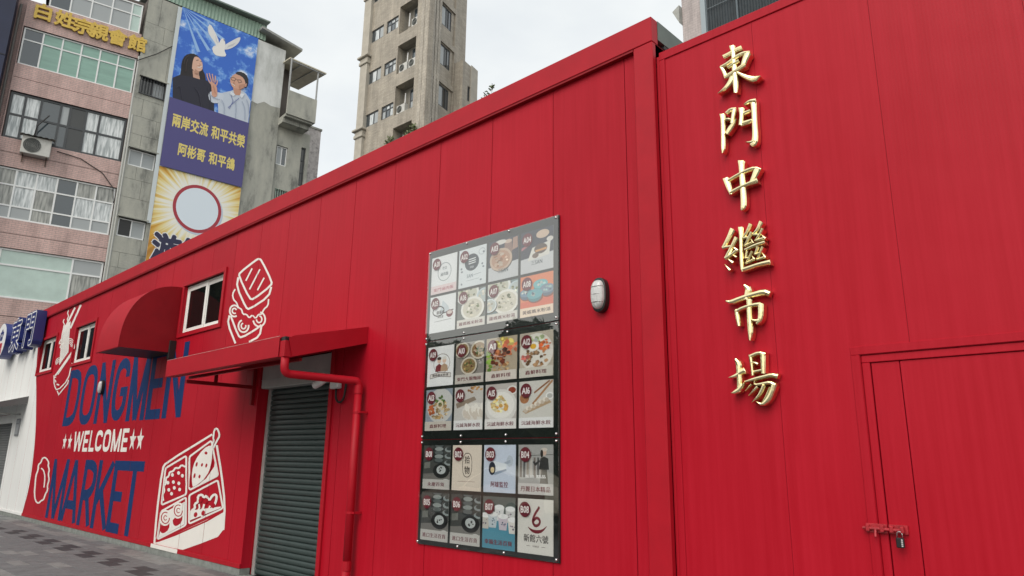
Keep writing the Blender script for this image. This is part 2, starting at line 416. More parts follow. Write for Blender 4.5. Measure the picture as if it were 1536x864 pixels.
bk.build('inner_shell',mat('dim_interior',(.05,.05,.05),.9),hall)
fx=[X0,-21.6,-15.4,-9.2,-2.998]
for a,b in zip(fx,fx[1:]):
    fa=MB(); fa.bbox(a+.002,b-.002,-.058,.05 if b>-3 else .35,5.346,5.60,.006); fa.build('roof_fascia',red_trim,hall)
for xj in (-26,-20.1,-15.45,-9.25,-3.9):
    pass
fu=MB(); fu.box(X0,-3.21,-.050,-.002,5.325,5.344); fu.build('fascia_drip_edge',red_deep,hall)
co=MB(); co.bbox(-3.205,-3.0,-.055,.18,.0,5.345,.008); co.build('corner_post',red_trim,hall)
co=MB(); co.box(-2.999,-2.9735,.012,.10,0,5.2); co.build('corner_filler',red_trim,hall)
ret=MB(); ret.box(-9.1,-2.996,.052,8.9,5.402,5.598); ret.box(-3.02,-2.996,.19,8.9,5.0,5.349); ret.build('roof_return',mat('green_grey_flashing',(.13,.17,.15),.6,noise=.25,nscale=3),hall)
pl=MB()
for (x0,x1,z0,z1) in rect_minus((X0,X1-.2,-.01,.088),[DOOR,LDOOR]): pl.box(x0,x1,-.012,.14,z0,z1)
pl.build('concrete_plinth',concrete,hall)
tr=MB()
for (x0,x1,z0,z1) in rect_minus((X0,X1-.21,.09,.155),[DOOR,LDOOR]):
    if x1<=-21.85: continue
    tr.bbox(max(x0,-21.85),x1,-.022,-.001,z0,z1,.004)
tr.build('base_trim',red_trim,hall)
tw=MB()
for (x0,x1,z0,z1) in rect_minus((X0,-21.855,.09,.155),[LDOOR]):
    tw=MB(); tw.bbox(x0,x1,-.022,-.001,z0,z1,.004); o=tw.build('base_trim',white_wall,hall); o['label']='white painted length of base trim'
# white painted end of the wall
bound=[(-23.5,5.32),(-23.3,4.6),(-22.98,3.79),(-22.55,3.2),(-22.35,2.85),(-22.02,2.32),(-21.78,1.7),(-21.68,1.2),(-21.66,.7),(-21.88,.156)]
bound=smoothpts(bound,2)
mw=MB(); 
for (p,q) in zip(bound,bound[1:]):
    for (x0,x1,z0,z1) in rect_minus((X0,-24.0,q[1],p[1]),[LDOOR]): mw.poly([(x0,z0),(x1,z0),(x1,z1),(x0,z1)],-.0015)
    mw.poly([(-24.0,q[1]),(q[0],q[1]),(p[0],p[1]),(-24.0,p[1])],-.0015)
o=mw.build('white_paint',white_wall,hall); o['label']='white painted end of the wall with a curved edge'; cut_seams(o,hall)
wf=MB(); wf.bbox(X0-.01,-23.42,-.061,-.0551,5.346,5.598,.001); o=wf.build('roof_fascia',white_wall,hall); o['label']='white painted length of roof fascia'

def hall_window(x0,x1,z0,z1):
    c=MB(); t=.075
    c.bbox(x0-t,x1+t,-.03,.0,z1,z1+t,.004); c.bbox(x0-t,x1+t,-.03,.0,z0-t,z0,.004)
    c.bbox(x0-t,x0,-.0295,.0,z0,z1,.004); c.bbox(x1,x1+t,-.0295,.0,z0,z1,.004)
    w=c.build('window',red_trim,hall)
    f=MB(); e=.07; ym=.045; xm=(x0+x1)/2; i=.025
    f.bbox(x0+.002,x1-.002,ym,ym+.05,z1-i,z1-.002,.003); f.bbox(x0+.002,x1-.002,ym,ym+.05,z0+.002,z0+i,.003)
    f.bbox(x0+.002,x0+i,ym,ym+.049,z0+i,z1-i,.003); f.bbox(x1-i,x1-.002,ym,ym+.049,z0+i,z1-i,.003)
    for (a,b,yy) in ((x0+i,xm+.02,ym+.012),(xm-.02,x1-i,ym+.028)):
        f.bbox(a,b,yy,yy+.014,z1-i-e,z1-i-.001,.003); f.bbox(a,b,yy,yy+.014,z0+i+.001,z0+i+e,.003)
        f.bbox(a,a+e,yy-.001,yy+.0135,z0+i+e,z1-i-e,.003); f.bbox(b-e,b,yy-.001,yy+.0135,z0+i+e,z1-i-e,.003)
    f.build('frame',white_pvc,w)
    for (a,b,yy) in ((x0+i+e,xm+.02-e,ym+.018),(xm-.02+e,x1-i-e,ym+.034)):
        p=MB(); p.box(a-.004,b+.004,yy,yy+.005,z0+i+e-.004,z1-i-e+.004); p.build('pane',dark_glass,w)
for w in WIN: hall_window(*w)

# --- roller shutter in its recess
sh=MB(); a,b=DOOR[0],DOOR[1]
sh.box(a,a+.02,.151,.42,0,2.98); sh.box(b-.02,b,.151,.42,0,2.98); sh.box(a,b,.151,.42,2.981,3.0)
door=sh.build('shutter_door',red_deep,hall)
jr=MB(); jr.bbox(b+.001,b+.075,-.03,.0,0,2.99,.004); jr.build('door_jamb',red_trim,door)
rl=MB(); rl.box(a+.021,a+.10,.155,.20,0,2.70); rl.build('guide_rail',grey_metal,door)
rl=MB(); rl.box(b-.10,b-.021,.155,.20,0,2.70); rl.build('guide_rail',grey_metal,door)
hd=MB(); hd.bbox(a+.015,b-.015,.03,.30,2.60,2.975,.01); hd.box(a+.02,b-.02,.024,.0295,2.72,2.728); hd.build('shutter_box',mat('pale_grey_box',(.42,.43,.41),.5,noise=.15,nscale=4),door)
sl=MB(); prof=[(.19,0),(.172,.006),(.166,.03),(.168,.056),(.184,.070),(.192,.072)]
n=len(prof); L0,L1=a+.09,b-.09
sl.add([(L0,y,z) for y,z in prof]+[(L1,y,z) for y,z in prof],[(i,i+n,i+1+n,i+1) for i in range(n-1)]); 
first=None; z=.012
while z<2.60:
    if first is None:
        first=sl.build('slat',shutter_m,door); fix_normals(first); o=first
        for p in first.data.polygons: p.use_smooth=True
    else:
        o=first.copy(); COL.objects.link(o); o.parent=door
    o.location.z=z; z+=.0735
# --- narrow shutter at the white end
lw=MB(); a,b=LDOOR[0],LDOOR[1]
lw.box(b-.12,b-.0,.02,.16,0,2.735); lw.box(a,b-.12,.03,.16,2.5,2.735); ld=lw.build('shutter_door',white_wall,hall); ld['label']='grey shutter door at the white end of the wall'
first=None; z=.012
sl=MB(); sl.add([(a,y,zz) for y,zz in prof]+[(b-.12,y,zz) for y,zz in prof],[(i,i+n,i+1+n,i+1) for i in range(n-1)])
while z<2.45:
    if first is None: first=o=sl.build('slat',mat('grey_shutter',(.16,.17,.17),.5),ld); fix_normals(first)
    else: o=first.copy(); COL.objects.link(o); o.parent=ld
    o.location.z=z; z+=.0735

# --- mural
def put(mu,name,label,mats):
    o=mu.mb.build(name,mats,hall); cut_seams(o,hall); o['label']=label; return o
def LET(ch,x,z,w,h,t):
    """list of stroke polylines with width"""
    l,r,b,tp=x+t/2,x+w-t/2,z+t/2,z+h-t/2; c=x+w/2; m=z+h*.5; T=t; Z1=z+h; q=min(w,h)*.42
    th=t*.86
    oval=[(l,z+h*.25),(l,z+h*.75),(l+q*.45,Z1-th*.55),(r-q*.45,Z1-th*.55),(r,z+h*.75),(r,z+h*.25),(r-q*.45,z+th*.55),(l+q*.45,z+th*.55)]
    def S(*p,cl=False,it=0,ww=None): return (smoothpts(list(p),it,cl) if it else list(p), ww or t, cl)
    if ch=='D': return [S((l,z),(l,Z1)), S((l,Z1-th/2),(c,Z1-th/2),(r,z+h*.82),(r,z+h*.18),(c,z+th/2),(l,z+th/2),it=2)]
    if ch=='O': return [S(*oval,cl=True,it=2)]
    if ch=='C': return [S((r,z+h*.68),(r,z+h*.82),(c,Z1-th/2),(l,z+h*.8),(l,z+h*.2),(c,z+th/2),(r,z+h*.18),(r,z+h*.32),it=2)]
    if ch=='G': return [S((r,z+h*.68),(r,z+h*.84),(c,Z1-th/2),(l,z+h*.8),(l,z+h*.2),(c,z+th/2),(r,z+h*.2),(r,z+h*.45),it=2),S((c+.02,z+h*.46),(r+t/2,z+h*.46),ww=th)]
    if ch=='N': return [S((l,z),(l,Z1)),S((r,z),(r,Z1)),S((l,Z1-th*.1),(r,z+th*.1))]
    if ch=='M': return [S((l,z),(l,Z1)),S((r,z),(r,Z1)),S((l,Z1-.01),(c,z+.01)),S((c,z+.01),(r,Z1-.01))]
    if ch=='W': return [S((l,Z1),(l+w*.2,z)),S((l+w*.2,z),(c,Z1-.02)),S((c,Z1-.02),(r-w*.2,z)),S((r-w*.2,z),(r,Z1))]
    if ch=='E': return [S((l,z),(l,Z1)),S((l,Z1-th/2),(x+w,Z1-th/2),ww=th),S((l,m),(x+w*.9,m),ww=th),S((l,z+th/2),(x+w,z+th/2),ww=th)]
    if ch=='L': return [S((l,z),(l,Z1)),S((l,z+th/2),(x+w,z+th/2),ww=th)]
    if ch=='T': return [S((c,z),(c,Z1)),S((x,Z1-th/2),(x+w,Z1-th/2),ww=th)]
    if ch=='A': return [S((l,z),(c,Z1)),S((r,z),(c,Z1)),S((x+w*.22,z+h*.28),(x+w*.78,z+h*.28),ww=th)]
    if ch=='R': return [S((l,z),(l,Z1)),S((l,Z1-th/2),(c,Z1-th/2),(r,z+h*.86),(r,z+h*.58),(c,z+h*.46),(l,z+h*.46),it=2),S((c-.02,z+h*.46),(r,z))]
    if ch=='K': return [S((l,z),(l,Z1)),S((l+t*.2,z+h*.4),(r,Z1)),S((l+w*.28,z+h*.52),(r,z))]
def word(name,label,spec,z,h,t,m):
    for ch,x,w in spec:
        mb=MB(); y=-.0015
        for pts,ww,cl in LET(ch,x,z,w,h,t):
            y-=.00015
            for q in ribbon2d(pts,ww,cl): mb.poly([(p.x,min(max(p.y,z),z+h)) for p in q],y)
        o=mb.build(name,m,hall); cut_seams(o,hall); o['label']=label%ch
word('painted_letter','large navy painted letter %s of DONGMEN',[('D',-19.66,1.0),('O',-18.52,1.02),('N',-17.36,.88),('G',-16.38,.86),('M',-15.40,.98),('E',-14.36,.72),('N',-13.55,.86)],2.27,1.34,.215,navy_paint)
word('painted_letter','large navy painted letter %s of MARKET',[('M',-19.82,1.22),('A',-18.66,1.12),('R',-17.46,.86),('K',-16.56,.98),('E',-15.62,.70),('T',-14.92,.88)],.17,1.34,.215,navy_paint)
ws=[('W',-18.55,.66),('E',-17.84,.34),('L',-17.42,.34),('C',-17.02,.42),('O',-16.52,.44),('M',-16.0,.5),('E',-15.42,.34)]
word('painted_letter','white painted letter %s of WELCOME',ws,1.68,.45,.095,white_paint)
for (sx,ss) in ((-19.24,.17),(-18.83,.17),(-14.83,.19),(-14.44,.19)):
    pts=[]; st=MB()
    for i in range(10):
        a_=math.pi/2+i*math.pi/5; rr=ss if i%2==0 else ss*.42; pts.append((sx+rr*math.cos(a_)*.95,1.9+rr*math.sin(a_)*1.2))
    for i in range(1,10,2): st.poly([pts[i],pts[(i+1)%10],pts[(i+2)%10],(sx,1.9)],-.0017)
    o=st.build('painted_star',white_paint,hall); cut_seams(o,hall); fix_normals(o)

mu=Mural(330,380,5.96)                                     # sandwich
wd=17
mu.rib([(350,48),(372,62),(464,250),(458,288),(300,412),(264,405),(170,205),(178,172),(325,58)],wd,closed=True,it=1)
mu.rib([(164,215),(150,300),(232,485),(262,502),(435,388),(460,300)],wd,it=1)
for p in ([(288,135),(232,245)],[(358,143),(265,322)],[(396,218),(336,330)]): mu.rib(p,13)
mu.rib([(137,320),(112,365),(122,415),(150,440),(165,485),(195,500),(205,545),(240,545),(262,580),(290,550),(320,585),(345,545),(375,545),(392,500),(430,470),(436,410)],13,it=1)
for (x,y,r,a0,a1) in ((130,515,42,60,330),(212,650,46,-10,250),(352,590,54,-80,170)):
    mu.arc(x,y,r,r*1.2,a0,a1,15); mu.arc(x,y,r*.45,r*.55,a0-10,a1+10,13)
mu.rib([(85,555),(70,628),(140,805)],wd,it=1); mu.rib([(98,560),(165,738),(195,755),(320,682),(372,640)],wd,it=1)
mu.rib([(374,645),(356,742),(262,792)],wd,it=1)
put(mu,'mural_sandwich','white line drawing of a sandwich above the awning',[white_paint])

mu=Mural(220,620,4.114,y=-.0015)                           # lunch box; 0 white, 1 red
mu.fill([(47,800),(75,792),(468,612),(482,560),(472,720),(440,762),(330,805),(225,842),(46,812)],0)
mu.rib([(405,130),(120,305),(98,340),(62,620),(48,806)],12,0,it=1)
mu.rib([(434,198),(458,350),(482,560),(470,620),(78,795),(58,770),(66,720)],10,1,it=1)
mu.rib([(433,196),(462,370),(484,560),(474,720)],13,0,it=1)
for q in ([(118,338),(245,262),(245,500),(92,566)],[(264,268),(400,168),(442,384),(264,474)],[(90,605),(244,518),(242,690),(66,778)],[(264,505),(440,412),(472,586),(262,682)]):
    pts=[]
    for i in range(4):
        a_=Vector(q[i-1]);b_=Vector(q[i]);c_=Vector(q[(i+1)%4])
        pts+= [tuple(b_+(a_-b_)*.16),tuple(b_),tuple(b_+(c_-b_)*.16)]
    mu.rib(pts,11,0,closed=True,it=2)
sc_=[(104,540),(98,500),(112,480),(105,450),(122,430),(118,400),(138,388),(142,362),(165,358),(178,335),(200,340),(215,318),(240,330)]
mu.rib(sc_,11,0,it=1)
for x,y in ((160,380),(198,368),(132,428),(166,424),(200,432),(138,472),(172,460),(155,496),(205,470),(222,385)): mu.disc(x,y,9,11)
mu.fill([(282,440),(280,360),(300,290),(350,220),(395,195),(408,215),(405,300),(385,370),(355,410),(290,458)],0,it=1)
mu.fill([(370,400),(418,330),(424,290),(440,380),(436,392),(290,466)],0)
mu.rib([(398,212),(418,170),(412,150),(420,100),(436,92),(446,112),(452,140),(436,168),(412,215)],11,0,it=1)
for x,y,rx,ry in ((310,315,6,15),(343,318,6,11),(370,322,6,13),(297,385,6,16),(328,390,6,12),(368,245,9,9)): mu.disc(x,y,rx,ry,1,.25)
mu.rib([(268,455),(272,380),(290,300)],8,1,it=1); mu.rib([(408,285),(392,360),(358,408)],7,1,it=1)
mu.fill([(74,770),(95,700),(95,620),(238,545),(236,684)],0)
for x,y in ((118,645),(198,600)):
    mu.fill([(x-36,y+50),(x+28,y+20),(x+22,y+72),(x-12,y+98),(x-32,y+88)],1,it=1)
    mu.disc(x,y,37,50,0,.15); mu.arc(x,y,25,35,0,300,6,1); mu.arc(x,y,10,14,40,330,5,1); 
mu.fill([(270,660),(272,600),(462,575),(458,585)],0)
br=[(282,640),(280,600),(302,585),(298,560),(322,545),(318,510),(345,500),(355,520),(372,508),(388,540),(410,505),(430,500),(436,520),(425,560),(400,600)]
mu.rib(br,14,0,it=1); mu.rib([(320,620),(350,590),(358,560)],12,0,it=1); mu.rib([(300,610),(330,590),(326,560)],10,0,it=1); mu.rib([(380,600),(395,570)],10,0); mu.rib([(340,640),(372,600)],10,0)
for x,y in ((305,625),(352,615),(415,570),(372,540),(335,535)): mu.disc(x,y,11,16,1,.3)
put(mu,'mural_lunch_box','white drawing of a lunch box with drumstick and rolls beside the shutter',[white_paint,red])
bt=MB(); p0=W(228,818).x; p1=W(268,826).x; bt.box(p0,p1,-.0235,-.0222,.0905,.154); o=bt.build('mural_lunch_box_foot',white_paint,hall)

mu=Mural(70,450,5.76)                                      # noodle bowl
mu.rib([(296,42),(205,245)],15); mu.rib([(246,65),(185,190),(140,290)],15)
for p in ([(190,88),(180,115),(192,140),(178,165),(184,190)],[(152,165),(142,190),(156,210),(146,230),(150,255)]): mu.rib(p,8,it=1)
for i in range(9):
    x=108+i*11; mu.rib([(150+i*7,225-i*5),(128+i*8,320),(124+i*8,430),(112+i*9,560-i*13)],6.5,it=2)
mu.rib([(125,340),(105,380),(128,372)],8,it=1); mu.rib([(150,370),(112,405),(130,420)],8,it=1)
for r in (14,26,38,50): mu.arc(200,395,r*.85,r*1.25,-110,25,6.5)
for r in (12,24,36): mu.arc(110,540,r*.8,r*1.1,150,330,6)
mu.rib([(76,655),(228,440)],13); mu.rib([(84,665),(70,670)],9)
mu.rib([(98,645),(205,488)],7)
mu.rib([(66,650),(66,735),(92,788),(188,690),(216,560),(222,545)],9,it=1); mu.rib([(94,785),(106,818),(184,722),(190,690)],9)
mu.rib([(76,690),(82,712)],9); mu.rib([(88,728),(110,735)],12)
put(mu,'mural_noodle_bowl','white drawing of a noodle bowl with chopsticks between two windows',[white_paint])
mu=Mural(0,560,3.6)                                        # fritter
mu.rib([(243,453),(256,466),(264,482),(260,500),(267,520),(261,545),(266,575),(256,605),(258,630),(244,655),(236,682),(222,688),(208,703),(192,690),(186,650),(190,600),(194,552),(206,522),(208,492),(222,482),(228,460)],7.5,closed=True,it=1)
mu.rib([(222,512),(236,522),(244,560),(238,616)],6.5,it=1)
put(mu,'mural_fritter','white drawing of a small fritter left of MARKET',[white_paint])

# ------------------------------------------------------------------ the red annex on the right
ANY=.02
annex=thing('market_annex','lower red steel box with gold characters and a padlocked side door','building',(1.0,ANY,0))
AX0,AX1=-2.972,5.0; AZT=5.22
DL,DT=-1.475,2.275
edges=[AX0]+[-2.10+i*SEAMW for i in range(9)]; edges=[e for e in edges if e<AX1-.2]+[AX1]
for a,b in zip(edges,edges[1:]):
    mb=MB()
    for (x0,x1,z0,z1) in rect_minus((a+(GAP*.35 if a>AX0 else 0),b-GAP*.35,.0,AZT),[(DL-.055,.10,-.1,DT+.055)]): mb.box(x0,x1,ANY,ANY+.12,z0,z1)
    mb.build('wall_panel',red,annex)
bk=MB()
for (x0,x1,z0,z1) in rect_minus((AX0+.01,AX1,0,AZT-.01),[(DL-.055,.10,-.1,DT+.055)]): bk.box(x0,x1,ANY+.008,ANY+.118,z0,z1)
bk.build('joint_backing',mat('annex_sealant',(.24,.006,.012),.8),annex)
bk=MB(); bk.box(AX0+.02,AX1,ANY+.2,6.2,-.005,AZT-.02); bk.build('inner_shell',MATS['dim_interior'],annex)
t=MB(); t.bbox(AX0,AX1,ANY-.012,ANY+.3,AZT-.065,AZT+.015,.003); t.bbox(AX0,AX0+.055,ANY-.0115,ANY-.0005,0,AZT-.066,.003); t.build('edge_trim',red,annex)
d=MB(); x1=.10
d.bbox(DL-.115,x1+.06,ANY-.010,ANY-.0005,DT+.058,DT+.115,.003); d.bbox(DL-.115,DL-.058,ANY-.0102,ANY-.0005,0,DT+.0575,.003)
d.bbox(x1+.003,x1+.06,ANY-.0102,ANY-.0005,0,DT+.0575,.003); do=d.build('side_door',red,annex)
d=MB(); d.bbox(DL-.054,x1,ANY+.004,ANY+.05,DT+.003,DT+.054,.004); d.bbox(DL-.054,DL-.003,ANY+.0042,ANY+.05,.01,DT+.0025,.004); d.bbox(x1-.052,x1-.001,ANY+.0042,ANY+.05,.01,DT+.0025,.004); d.build('door_frame',red,do)
d=MB(); xs=[DL,-1.30,-.42,x1-.053]
for a,b in zip(xs,xs[1:]): d.bbox(a+.0025,b-.0025,ANY+.016,ANY+.05,.012,DT,.002)
d.build('door_leaf',red,do)
# latch
lt=MB(); zc=1.222
lt.bbox(-1.60,-1.475,ANY-.016,ANY-.0105,zc-.028,zc+.028,.002); lt.bbox(-1.47,-1.36,ANY-.004,ANY+.0155,zc-.028,zc+.026,.002)
lt.tube([(-1.615,ANY-.03,zc),(-1.385,ANY-.03,zc-.004)],.010,10); 
for x in (-1.585,-1.50,-1.445,-1.385): lt.bbox(x-.011,x+.011,ANY-.044,ANY-.012,zc-.02,zc+.02,.004)
lt.tube([(-1.54,ANY-.03,zc),(-1.54,ANY-.045,zc-.05)],.008,8)
lo=lt.build('sliding_bolt',mat('red_painted_bolt',(.42,.02,.03),.4,noise=.4,nscale=30),do); lo['label']='red painted sliding bolt on the side door'; fix_normals(lo)
pk=thing('padlock','small black combination padlock hanging from the red bolt','padlock',(-1.40,ANY-.045,1.13))
kx,kz,ky=-1.40,1.205,ANY-.040
p=MB(); p.tube([(kx-.015,ky,kz-.03),(kx-.015,ky,kz-.006),(kx-.011,ky,kz+.004),(kx,ky,kz+.008),(kx+.011,ky,kz+.004),(kx+.015,ky,kz-.006),(kx+.015,ky,kz-.03)],.0032,8); p.build('shackle',chrome,pk,smooth=True)
p=MB(); p.bbox(kx-.023,kx+.023,ky-.012,ky+.012,kz-.088,kz-.028,.005); p.build('body',black,pk)
p=MB()
for i in range(4): p.bbox(kx+.008,kx+.018,ky-.0145,ky-.0122,kz-.080+i*.012,kz-.072+i*.012,.0008)
p.build('number_wheels',mat('pale_grey_plastic',(.5,.5,.5),.5),pk)

# ------------------------------------------------------------------ gold characters
GS={
'東':(1070,60,9.6,[[(150,242,55),(250,190,50),(330,140,55),(405,110,62)],[(270,95,85),(288,180,60),(295,300,62),(305,470,72),(320,640,78),(322,760,50)],[(112,395,40),(150,440,55),(190,545,62)],[(115,395,40),(215,340,42),(330,245,45),(440,190,52),(530,180,40)],[(500,190,85),(455,290,75),(430,370,60)],[(215,405,30),(300,350,40),(372,305,42)],[(185,535,50),(340,440,45),(458,355,55)],[(275,530,75),(235,620,60),(160,710,42),(72,772,14)],[(325,450,25),(400,500,50),(500,545,75),(590,565,85),(685,525,16)]]),
'門':(1070,145,9.6,[[(130,262,85),(138,330,62),(142,560,60),(142,740,62),(135,815,20)],[(190,240,40),(250,185,48),(330,178,48)],[(305,185,62),(285,290,50),(270,385,46)],[(178,340,30),(215,325,40),(255,335,35)],[(338,325,14),(290,400,50),(235,470,62),(198,535,48)],[(408,178,88),(412,260,55),(405,350,55),(400,410,62)],[(455,122,22),(530,70,45),(615,62,62)],[(572,55,92),(582,160,72),(592,380,72),(602,560,82),(590,660,90),(550,700,50)],[(600,640,55),(540,662,42),(462,656,8)],[(440,248,40),(490,222,45),(535,205,38)],[(398,402,55),(470,375,60),(560,345,45)]]),
'中':(1070,235,9.6,[[(400,72,105),(402,140,75),(412,300,74),(425,470,78),(435,640,84),(432,720,80),(408,775,25)],[(180,322,92),(215,420,85),(258,540,45)],[(215,350,40),(330,280,42),(470,205,48),(600,162,52),(688,188,40)],[(630,190,92),(590,290,72),(555,365,55)],[(255,520,50),(380,450,45),(500,395,48),(635,345,68)]]),
'繼':(1075,325,9.6,[[(225,185,75),(170,310,55),(100,440,48)],[(92,452,52),(160,435,42),(235,430,36)],[(285,305,58),(235,410,50),(135,600,46)],[(130,602,50),(220,550,40),(300,480,52)],[(262,455,32),(302,490,46)],[(248,558,16),(292,588,34)],[(180,618,20),(240,668,52)],[(126,692,14),(192,772,46)],[(345,162,80),(352,240,54),(356,460,50),(366,730,56),(375,790,30)],[(380,765,55),(470,735,56),(600,690,54),(770,652,68)],
 [(490,110,48),(445,220,40),(385,312,38)],[(385,312,38),(460,302,34)],[(508,228,42),(460,330,40),(412,428,32)],[(415,425,32),(525,372,30)],[(502,325,16),(527,378,34)],
 [(640,80,62),(595,180,45),(530,262,38)],[(530,262,36),(605,262,34)],[(665,178,42),(620,270,40),(562,352,32)],[(565,350,34),(695,312,46)],[(655,262,14),(705,318,38)],
 [(418,482,36),(560,415,46),(698,372,46)],
 [(440,500,34),(420,600,32)],[(420,602,30),(472,595,28)],[(515,502,36),(470,600,34),(428,680,26)],[(430,675,28),(548,612,36)],[(518,568,14),(552,615,32)],
 [(600,438,40),(560,548,36)],[(560,546,30),(625,530,30)],[(665,438,42),(620,540,38),(582,625,26)],[(585,620,28),(702,582,42)],[(666,525,14),(704,588,38)]]),
'市':(1080,420,8.64,[[(318,70,34),(372,120,92),(350,180,66),(340,250,60)],[(84,275,20),(140,290,62),(250,245,60),(400,195,62),(570,150,72),(640,178,72)],[(378,258,72),(378,340,58),(382,500,62),(396,650,72),(392,780,30)],[(212,388,42),(228,470,56),(250,595,42)],[(212,412,40),(290,365,44),(440,322,44),(530,315,58)],[(530,315,72),(532,440,66),(522,520,60),(485,570,34)],[(510,530,58),(460,530,40),(410,512,10)]]),
'場':(1085,522,9.1,[[(170,155,40),(210,215,84),(208,320,62),(222,450,66),(212,590,56)],[(78,405,14),(180,380,58),(230,335,62),(292,305,80)],[(118,618,14),(175,598,64),(230,560,60),(295,478,22)],[(372,98,52),(392,230,40),(405,370,40)],[(370,115,45),(490,62,46),(578,88,52)],[(542,90,72),(548,230,62),(550,345,58)],[(398,200,22),(440,202,34),(478,222,36)],[(405,328,36),(525,302,34)],[(300,462,24),(420,425,46),(560,390,48),(660,365,56),(742,385,66)],[(432,450,20),(428,505,30),(540,490,44),(640,468,50),(708,508,58)],[(695,500,72),(665,610,62),(610,710,72),(535,778,50),(458,732,10)],[(388,500,32),(308,588,12)],[(470,535,42),(356,650,14)],[(560,512,48),(520,610,46),(470,680,36),(396,745,12)],[(640,535,30),(600,650,42),(540,735,26)]]),
}
def gold_char(ch, zl, lab):
    ox,oy,k,strokes=GS[ch]; mb=MB(); cs=[]; lv=0
    for sidx,pts in enumerate(strokes):
        pts=smoothpts(pts,1); n=len(pts)
        P=[Vector(p[:2]) for p in pts]; ws=[p[2]*1.1 for p in pts]
        yb=ANY-.010; lv=(sidx%7)*.0012; ys=ANY-.064-lv; yr=ANY-.078-lv
        sec=[]
        for i in range(n):
            a=P[max(0,i-1)]; b=P[min(n-1,i+1)]; t=(b-a).normalized(); nn=Vector((-t.y,t.x)); w=ws[i]*.5
            row=[]
            for off,yy in ((w,yb),(w,ys),(w*.66,yr+.004),(0,yr),(-w*.66,yr+.004),(-w,ys),(-w,yb)):
                q=P[i]+nn*off
                e=Vector((0,0))
                if i==0: e=-t*(w*.25 if abs(off)<w*.9 else 0)
                if i==n-1: e=t*(w*.25 if abs(off)<w*.9 else 0)
                if yy==yr and (i==0 or i==n-1): e*=.0
                qq=W((q.x+e.x)/k+ox,(q.y+e.y)/k+oy,ANY-.065); row.append((qq.x,yy,qq.z))
            sec.append(row)
        vs=[p for r_ in sec for p in r_]; fs=[]
        for i in range(n-1):
            for j in range(6): fs.append((i*7+j,i*7+j+1,(i+1)*7+j+1,(i+1)*7+j))
        fs.append(tuple(range(6,-1,-1))); fs.append(tuple(range((n-1)*7,n*7)))
        # split end caps so that the chisel end slopes
        mb.add(vs,fs); cs+= [ (sec[0][3][0],sec[0][3][2]) ]
    xs=[v[0] for v in mb.v]; zs=[v[2] for v in mb.v]
    cx=(min(xs)+max(xs))/2; zb=min(zs); off=Vector((cx,ANY,zb))
    mb.v=[tuple(Vector(v)-off) for v in mb.v]
    o=mb.build('gold_character',gold); o.location=off; fix_normals(o)
    tag(o,lab,'sign character','gold characters on the annex wall'); return o
gold_char('東',0,'raised gold brush-script character 東, topmost of the vertical row')
gold_char('門',0,'raised gold brush-script character 門, second from the top')
gold_char('中',0,'raised gold brush-script character 中, third from the top')
gold_char('繼',0,'raised gold brush-script character 繼 with many fine strokes, fourth from top')
gold_char('市',0,'raised gold brush-script character 市, second from the bottom')
gold_char('場',0,'raised gold brush-script character 場, lowest of the vertical row')

# ------------------------------------------------------------------ menu boards
INK_M=s2l((110,28,45))
def ell(x,z,rx,rz,n=20,rot=0): return [(x+rx*math.cos(a)*math.cos(rot)-rz*math.sin(a)*math.sin(rot),z+rx*math.cos(a)*math.sin(rot)+rz*math.sin(a)*math.cos(rot)) for a in [2*math.pi*i/n for i in range(n)]]
class Card:
    def __init__(s,x0,x1,z0,z1,y,parent):
        s.x0,s.x1,s.z0,s.z1=x0,x1,z0,z1; s.y=y; s.mb=MB(); s.w=x1-x0; s.h=z1-z0; s.parent=parent
    def P(s,u,v): return (s.x0+u*s.w, s.z0+v*s.h)
    def clip(s,pts):
        def cl(p,f,g):
            o=[]
            for i in range(len(p)):
                a,b=p[i-1],p[i]; ia,ib=f(a),f(b)
                if ia!=ib: o.append(g(a,b))
                if ib: o.append(b)
            return o
        for ax,lim,sg in ((0,0,1),(0,1,-1),(1,0,1),(1,1,-1)):
            if not pts: return pts
            f=lambda p:(p[ax]-lim)*sg>=0
            def g(a,b):
                t=(lim-a[ax])/(b[ax]-a[ax]); return tuple(a[i]+(b[i]-a[i])*t for i in (0,1))
            pts=cl(pts,f,g)
        return pts
    def poly(s,pts,c):
        pts=s.clip([tuple(p) for p in pts])
        if len(pts)<3: return
        s.y-=.00005; s.mb.poly([s.P(*p) for p in pts],s.y,0,s2l(c))
    def ell(s,u,v,ru,rv,c,rot=0,n=20): s.poly(ell(u,v,ru,rv,n,rot),c)
    def rib(s,pts,w,c,closed=False,it=0):
        if it: pts=smoothpts(pts,it,closed)
        s.y-=.00005
        for q in ribbon2d(pts,w,closed):
            q=s.clip([tuple(p) for p in q])
            if len(q)>2: s.mb.poly([s.P(*p) for p in q],s.y,0,s2l(c))
    def txt(s,t,u,v,h,c,wid=None):
        s.y-=.00015; x,z=s.P(u,v); text(s.mb,t,x,z,h*s.h,s.y,.022,0,s2l(c),wid*s.w if wid else None,sh=SH3)
    def blobs(s,u,v,ru,rv,n,cols,sz,rnd):
        for i in range(n):
            a=rnd.uniform(0,6.28); r=math.sqrt(rnd.random()); c=rnd.choice(cols); k=rnd.uniform(.6,1.3)
            kf=rnd.uniform(.8,1.12); c=tuple(max(0,min(255,x*kf)) for x in c)
            m=rnd.randint(5,7); pu,pv_=u+ru*r*math.cos(a),v+rv*r*math.sin(a); e=rnd.uniform(.5,1)
            ro=rnd.uniform(0,3); s.poly([(pu+sz*k*math.cos(ro+6.28*j/m)*rnd.uniform(.7,1.2),pv_+sz*k*e*.8*math.sin(ro+6.28*j/m)*rnd.uniform(.7,1.2)) for j in range(m)],c)
